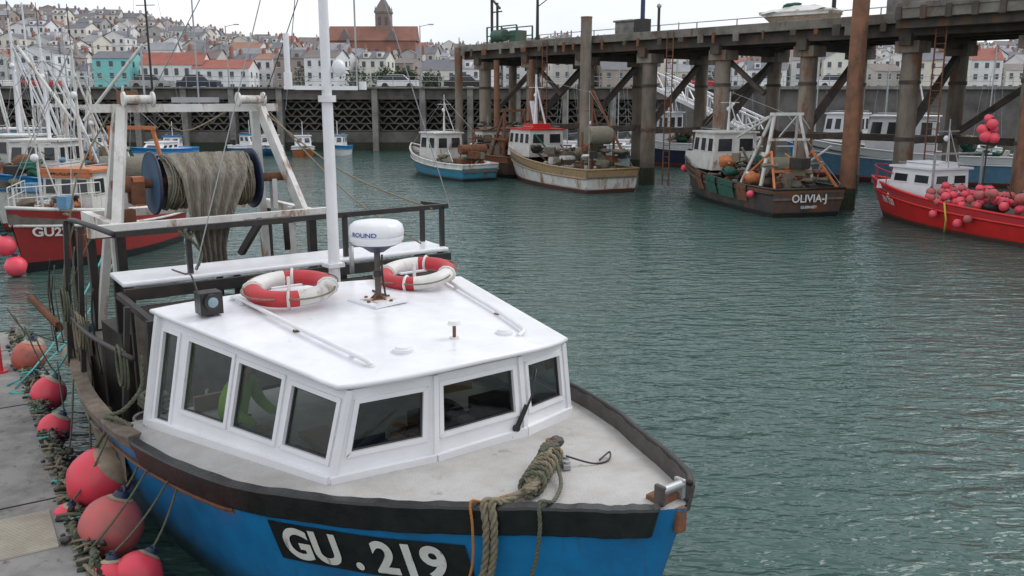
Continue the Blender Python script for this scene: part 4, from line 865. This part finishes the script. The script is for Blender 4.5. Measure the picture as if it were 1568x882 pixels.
for o in(-.6,.6):
    mb.beam(g0+sn*o,g1+sn*o,.12,.28,white);mb.beam(g0+sn*o+Vector((0,0,1.2)),g1+sn*o+Vector((0,0,1.2)),.12,.12,white)
    for k in range(9):
        a=g0+dirg*k/9+sn*o;b_=g0+dirg*(k+1)/9+sn*o;mb.beam(a,a+Vector((0,0,1.2)),.08,.08,white);mb.beam(a,b_+Vector((0,0,1.2)),.06,.06,white)
mb.beam(g0,g1,1.1,.06,steel);mb.box((g0.x+2,g0.y-1.5,.4),(9,3,.8),concrete,ra)
for k in range(6):
    mb.cyl((g0.x-1+k*1.4,g0.y-1.2,.8),(g0.x-1+k*1.4,g0.y-1.2,1.8),.04,white,n=6)
mb.beam((g0.x-1,g0.y-1.2,1.8),(g0.x+6,g0.y-1.2,1.8),.06,.06,white)
mb.obj('gangway')
# ---------------------------------------------------------------- harbour wall
WY=87
HW=empty('harbour_wall',(0,WY,0))
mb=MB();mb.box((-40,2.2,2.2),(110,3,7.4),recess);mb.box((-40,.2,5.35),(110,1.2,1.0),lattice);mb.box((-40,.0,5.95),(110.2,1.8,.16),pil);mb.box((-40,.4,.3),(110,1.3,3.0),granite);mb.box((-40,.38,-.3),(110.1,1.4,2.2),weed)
mb.obj('body',HW)
mb=MB()
x=-95
while x<14:
    mb.box((x,-.1,2.6),(.55,1.2,6.6),pil);x+=4.55
mb.obj('pilasters',HW)
mb=MB()
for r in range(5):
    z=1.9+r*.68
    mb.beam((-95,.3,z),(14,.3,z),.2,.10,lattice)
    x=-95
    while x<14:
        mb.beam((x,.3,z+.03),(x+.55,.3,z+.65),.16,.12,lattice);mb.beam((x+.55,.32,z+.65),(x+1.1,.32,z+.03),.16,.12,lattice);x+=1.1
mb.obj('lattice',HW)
mb=MB();mb.box((75,2,2.4),(122,3,7.0),granite);mb.box((75,.3,5.95),(122,.6,.3),pil);mb.obj('granite_section',HW)
mb=MB()
x=-95
while x<130:
    mb.cyl((x,.2,6),(x,.2,7.0),.03,steel,n=5);x+=2.2
for z in(6.55,7.0):mb.cyl((-95,.2,z),(130,.2,z),.025,steel,n=5)
mb.obj('railing',HW)
for x in(-62,-44,-28,-9,12,40):
    mb=MB();mb.cyl((0,0,0),(0,0,6),.07,steel,r2=.05,n=8);mb.beam((0,0,5.9),(.9,0,6.1),.05,.05,steel);mb.box((1.1,0,6.1),(.5,.2,.1),steel);mb.obj('street_lamp',None,(x,90,5.9))
for k,(x,c) in enumerate(((-55,white),(-50,redp),(-38,steel),(-33,navy),(-12,white),(-5,blackr),(20,redp),(34,white))):
    mb=MB();mb.box((0,0,.6),(4.2,1.7,.6),c);mb.hexa([(-1.6,-.8,.9),(1.2,-.8,.9),(1.2,.8,.9),(-1.6,.8,.9),(-1.2,-.68,1.45),(.6,-.68,1.45),(.6,.68,1.45),(-1.2,.68,1.45)],glassd);mb.box((-.3,0,1.46),(1.7,1.3,.05),c)
    for a in(-1.3,1.3):
        for y in(-.8,.8):mb.cyl((a,y-.1,.32),(a,y+.1,.32),.32,blackr,n=14)
    mb.obj('parked_car',None,(x,96,5.9),bevel=.08)
# ---------------------------------------------------------------- hill + town
def hill(x,y):
    r=x/max(y,1)
    m=.50+.5/(1+math.exp((r+.36)*14)) + .05*math.sin(r*9)
    if r>0:m=.46+.10*math.exp(-((r-.1)/.12)**2)
    t=max(0,y-215);return 5.9+ (.168*t*m if y<430 else .168*215*m-(y-430)*.05*m)+.6*math.sin(x*.07)*min(1,t/60)
mb=MB();rows=[]
for j in range(50):
    y=88.5+j*11.5;rows.append([Vector((-460+i*14,y,hill(-460+i*14,y))) for i in range(72)])
mb.grid([r[::-1] for r in rows][::-1],grass);mb.obj('hill')
wc=[(.80,.80,.79),(.83,.83,.84),(.74,.70,.61),(.56,.54,.50),(.80,.78,.71),(.45,.44,.43),(.74,.67,.60),(.82,.83,.85),(.40,.34,.30),(.66,.66,.65),(.83,.82,.80)]
WM=[M('render_wall_%d'%i,c,.9,c2=tuple(q*.8 for q in c),s=.3) for i,c in enumerate(wc)]
TQ=M('turquoise_wall',(.26,.66,.65),.9)
RM=[M('roof_slate',(.17,.17,.19),.8,s=.5),M('roof_slate_brown',(.21,.18,.17),.8,s=.5),M('roof_tile_red',(.34,.12,.09),.85,s=.5),M('roof_tile_orange',(.35,.19,.14),.85,s=.5),M('roof_grey',(.30,.30,.32),.8,s=.5)]
brick=M('brick',(.34,.17,.13),.9,s=.5);win=M('house_window',(.09,.10,.12),.25)
def house(x,y,w_,d,h,wm_,rm,fl,front,rz):
    z=hill(x,y)-2.5;mb=MB();mb.box((0,0,(h+2.5)/2),(w_,d,h+2.5),wm_);H0=h+2.5;rh=U(1.4,2.4)*(w_/8)**.3
    o=.25
    if front:
        v=[(-w_/2-o,-d/2-o,H0),(w_/2+o,-d/2-o,H0),(w_/2+o,d/2+o,H0),(-w_/2-o,d/2+o,H0),(0,-d/2-o,H0+rh),(0,d/2+o,H0+rh)]
        mb.add(v,[(0,4,5,3),(1,2,5,4)],rm);mb.add([(-w_/2,-d/2,H0),(w_/2,-d/2,H0),(0,-d/2,H0+rh*.97)],[(0,1,2)],wm_)
    else:
        v=[(-w_/2-o,-d/2-o,H0),(w_/2+o,-d/2-o,H0),(w_/2+o,d/2+o,H0),(-w_/2-o,d/2+o,H0),(-w_/2-o,0,H0+rh),(w_/2+o,0,H0+rh)]
        mb.add(v,[(0,1,5,4),(2,3,4,5)],rm);mb.add([(-w_/2,-d/2,H0),(-w_/2,d/2,H0),(-w_/2,0,H0+rh*.95)],[(0,1,2)],wm_);mb.add([(w_/2,-d/2,H0),(w_/2,d/2,H0),(w_/2,0,H0+rh*.95)],[(0,1,2)],wm_)
        if R()<.35:
            for k in(-1,1):mb.box((k*w_/4,-d/3,H0+rh*.4),(1.3,1.8,1.3),wm_);mb.add([(k*w_/4-.4,-d/3-.92,H0+rh*.4-.3),(k*w_/4+.4,-d/3-.92,H0+rh*.4-.3),(k*w_/4+.4,-d/3-.92,H0+rh*.4+.4),(k*w_/4-.4,-d/3-.92,H0+rh*.4+.4)],[(0,1,2,3)],win)
    nw=max(2,int(w_/2.1));fh=h/fl
    for f in range(fl):
        for k in range(nw):
            cx=-w_/2+w_*(k+.5)/nw;cz=2.5+fh*(f+.52)
            mb.box((cx,-d/2-.02,cz),(.8,.12,fh*.48),win);mb.box((cx,-d/2-.05,cz-fh*.27),(1.05,.2,.12),white)
        for k in range(2):
            for s in(-1,1):mb.box((s*(w_/2+.02),-d/2+d*(k+.5)/2,2.5+fh*(f+.5)),(.1,.8,fh*.45),win)
    for s in((-1,1) if R()<.4 else (1,)):
        cx=s*(w_/2-.5);mb.box((cx,0,H0+rh*.8),(.6,1.0,rh*.9+.7),random.choice([brick,wm_,RM[4]]))
        for q in(-.3,.3):mb.cyl((cx,q,H0+rh*1.25+.3),(cx,q,H0+rh*1.25+.7),.11,RM[3],n=6)
    mb.obj('town_house',None,(x,y,z),rz)
for row in range(16):
    y0=205+row*14;x=-.64*y0-10
    while x<.64*y0+10:
        w_=U(4.2,9.0);x+=w_/2
        fl=random.choice([2,2,3,3]) if row<12 else 2
        if R()<.93 and not(-56<x<-22 and 272<y0<310):
            wm_=random.choice(WM);rm=random.choices(RM,[6,4,1.1,1.0,3])[0]
            house(x,y0+U(-4,4),w_,U(6,8),fl*U(2.3,2.7),wm_,rm,fl,R()<.28,U(-.3,.3))
        x+=w_/2+(U(0,1.2) if R()<.7 else U(2,7))
house(-86,200,8,8,7.4,TQ,RM[0],3,False,0);house(-73,199,13,8,6,WM[0],RM[2],2,False,.05);house(-102,200,8,8,8.5,WM[7],RM[0],3,True,0);house(-62,198,12,8,5.2,WM[7],RM[2],2,False,0)
CH=empty('church',(-42,280,hill(-42,290)));mb=MB()
mb.box((0,0,4),(26,9,12),brick);v=[(-13.4,-5,10),(13.4,-5,10),(13.4,5,10),(-13.4,5,10),(-13.4,0,14.5),(13.4,0,14.5)];mb.add(v,[(0,1,5,4),(2,3,4,5),(0,4,3),(1,2,5)],M('church_roof',(.27,.13,.10),.9,s=.5))
for k in range(8):mb.box((-11+k*3.1,-4.55,6),(1,.2,3.2),win)
for s in(-8,6):
    mb.add([(s-2,-5.4,10),(s+2,-5.4,10),(s,-5.4,13.6),(s,0,13.6),(s-2,-1,10),(s+2,-1,10)],[(0,1,2),(0,2,3,4),(1,5,3,2)],RM[1])
mb.obj('nave',CH)
mb=MB();mb.box((3,1,9),(4.6,4.6,19),M('tower_stone',(.28,.21,.17),.9));
for s in(-1,1):mb.box((3+s*1,-1.33,16),(.8,.2,2.4),win)
mb.box((3,1,18.5),(5.1,5.1,.4),pil);mb.add([(.4,-1.6,18.7),(5.6,-1.6,18.7),(5.6,3.6,18.7),(.4,3.6,18.7),(3,1,23.5)],[(0,1,4),(1,2,4),(2,3,4),(3,0,4)],RM[1]);mb.cyl((3,1,23.3),(3,1,25),.08,blackr,n=5)
for a in(-2.2,2.2):
    for c in(-2.2,2.2):mb.cyl((3+a,1+c,18.7),(3+a,1+c,20.3),.3,pil,r2=.05,n=6)
mb.obj('tower',CH)
mb=MB()
for k in range(56):
    y=U(200,400);x=U(-.6,.6)*y
    if k<9:y=199+U(-2,2);x=-.125*y+U(-9,9)
    z=hill(x,y);rr=U(2.0,3.6);mb.cyl((x,y,z-1),(x,y,z+rr),.3,wood,r2=.15,n=6)
    for c in range(320):
        d=Vector((random.gauss(0,1),random.gauss(0,1),random.gauss(0,1))).normalized()*rr*U(.5,1.05)
        q=Vector((x,y,z+rr*1.2))+Vector((d.x,d.y,d.z*.8))*(1+.3*noise.noise(d));s=U(.3,.65)
        a=Vector((U(-1,1),U(-1,1),U(-1,1)))*s;b_=Vector((U(-1,1),U(-1,1),U(-1,1)))*s;mb.add([q,q+a,q+b_],[(0,1,2)],leaf)
mb.obj('town_trees')
for x,y,h,m_ in((-27.5,76,20,blackr),(-36,74,12,white)):
    E,Ln=boatE('sailing_yacht',(x,y),(x-1.5,y-8));hullgen(E,Ln,2.8,.9,1.3,white,blue,navy,bul=.05,deck=whiteold);cabin(E,2.8,5.4,1.7,.9,1.5,white,white,slant=.7,nwin=(1,3),wz=(.3,.7));mb=MB();mb.cyl((4.5,0,1),(4.5,0,h),.10,m_,r2=.06,n=8);mb.beam((4.5,-.8,h*.6),(4.5,.8,h*.6),.05,.05,m_);wires(mb,[((4.5,0,h),(Ln,0,1.2)),((4.5,0,h),(0,0,1))]);mb.obj('mast',E)
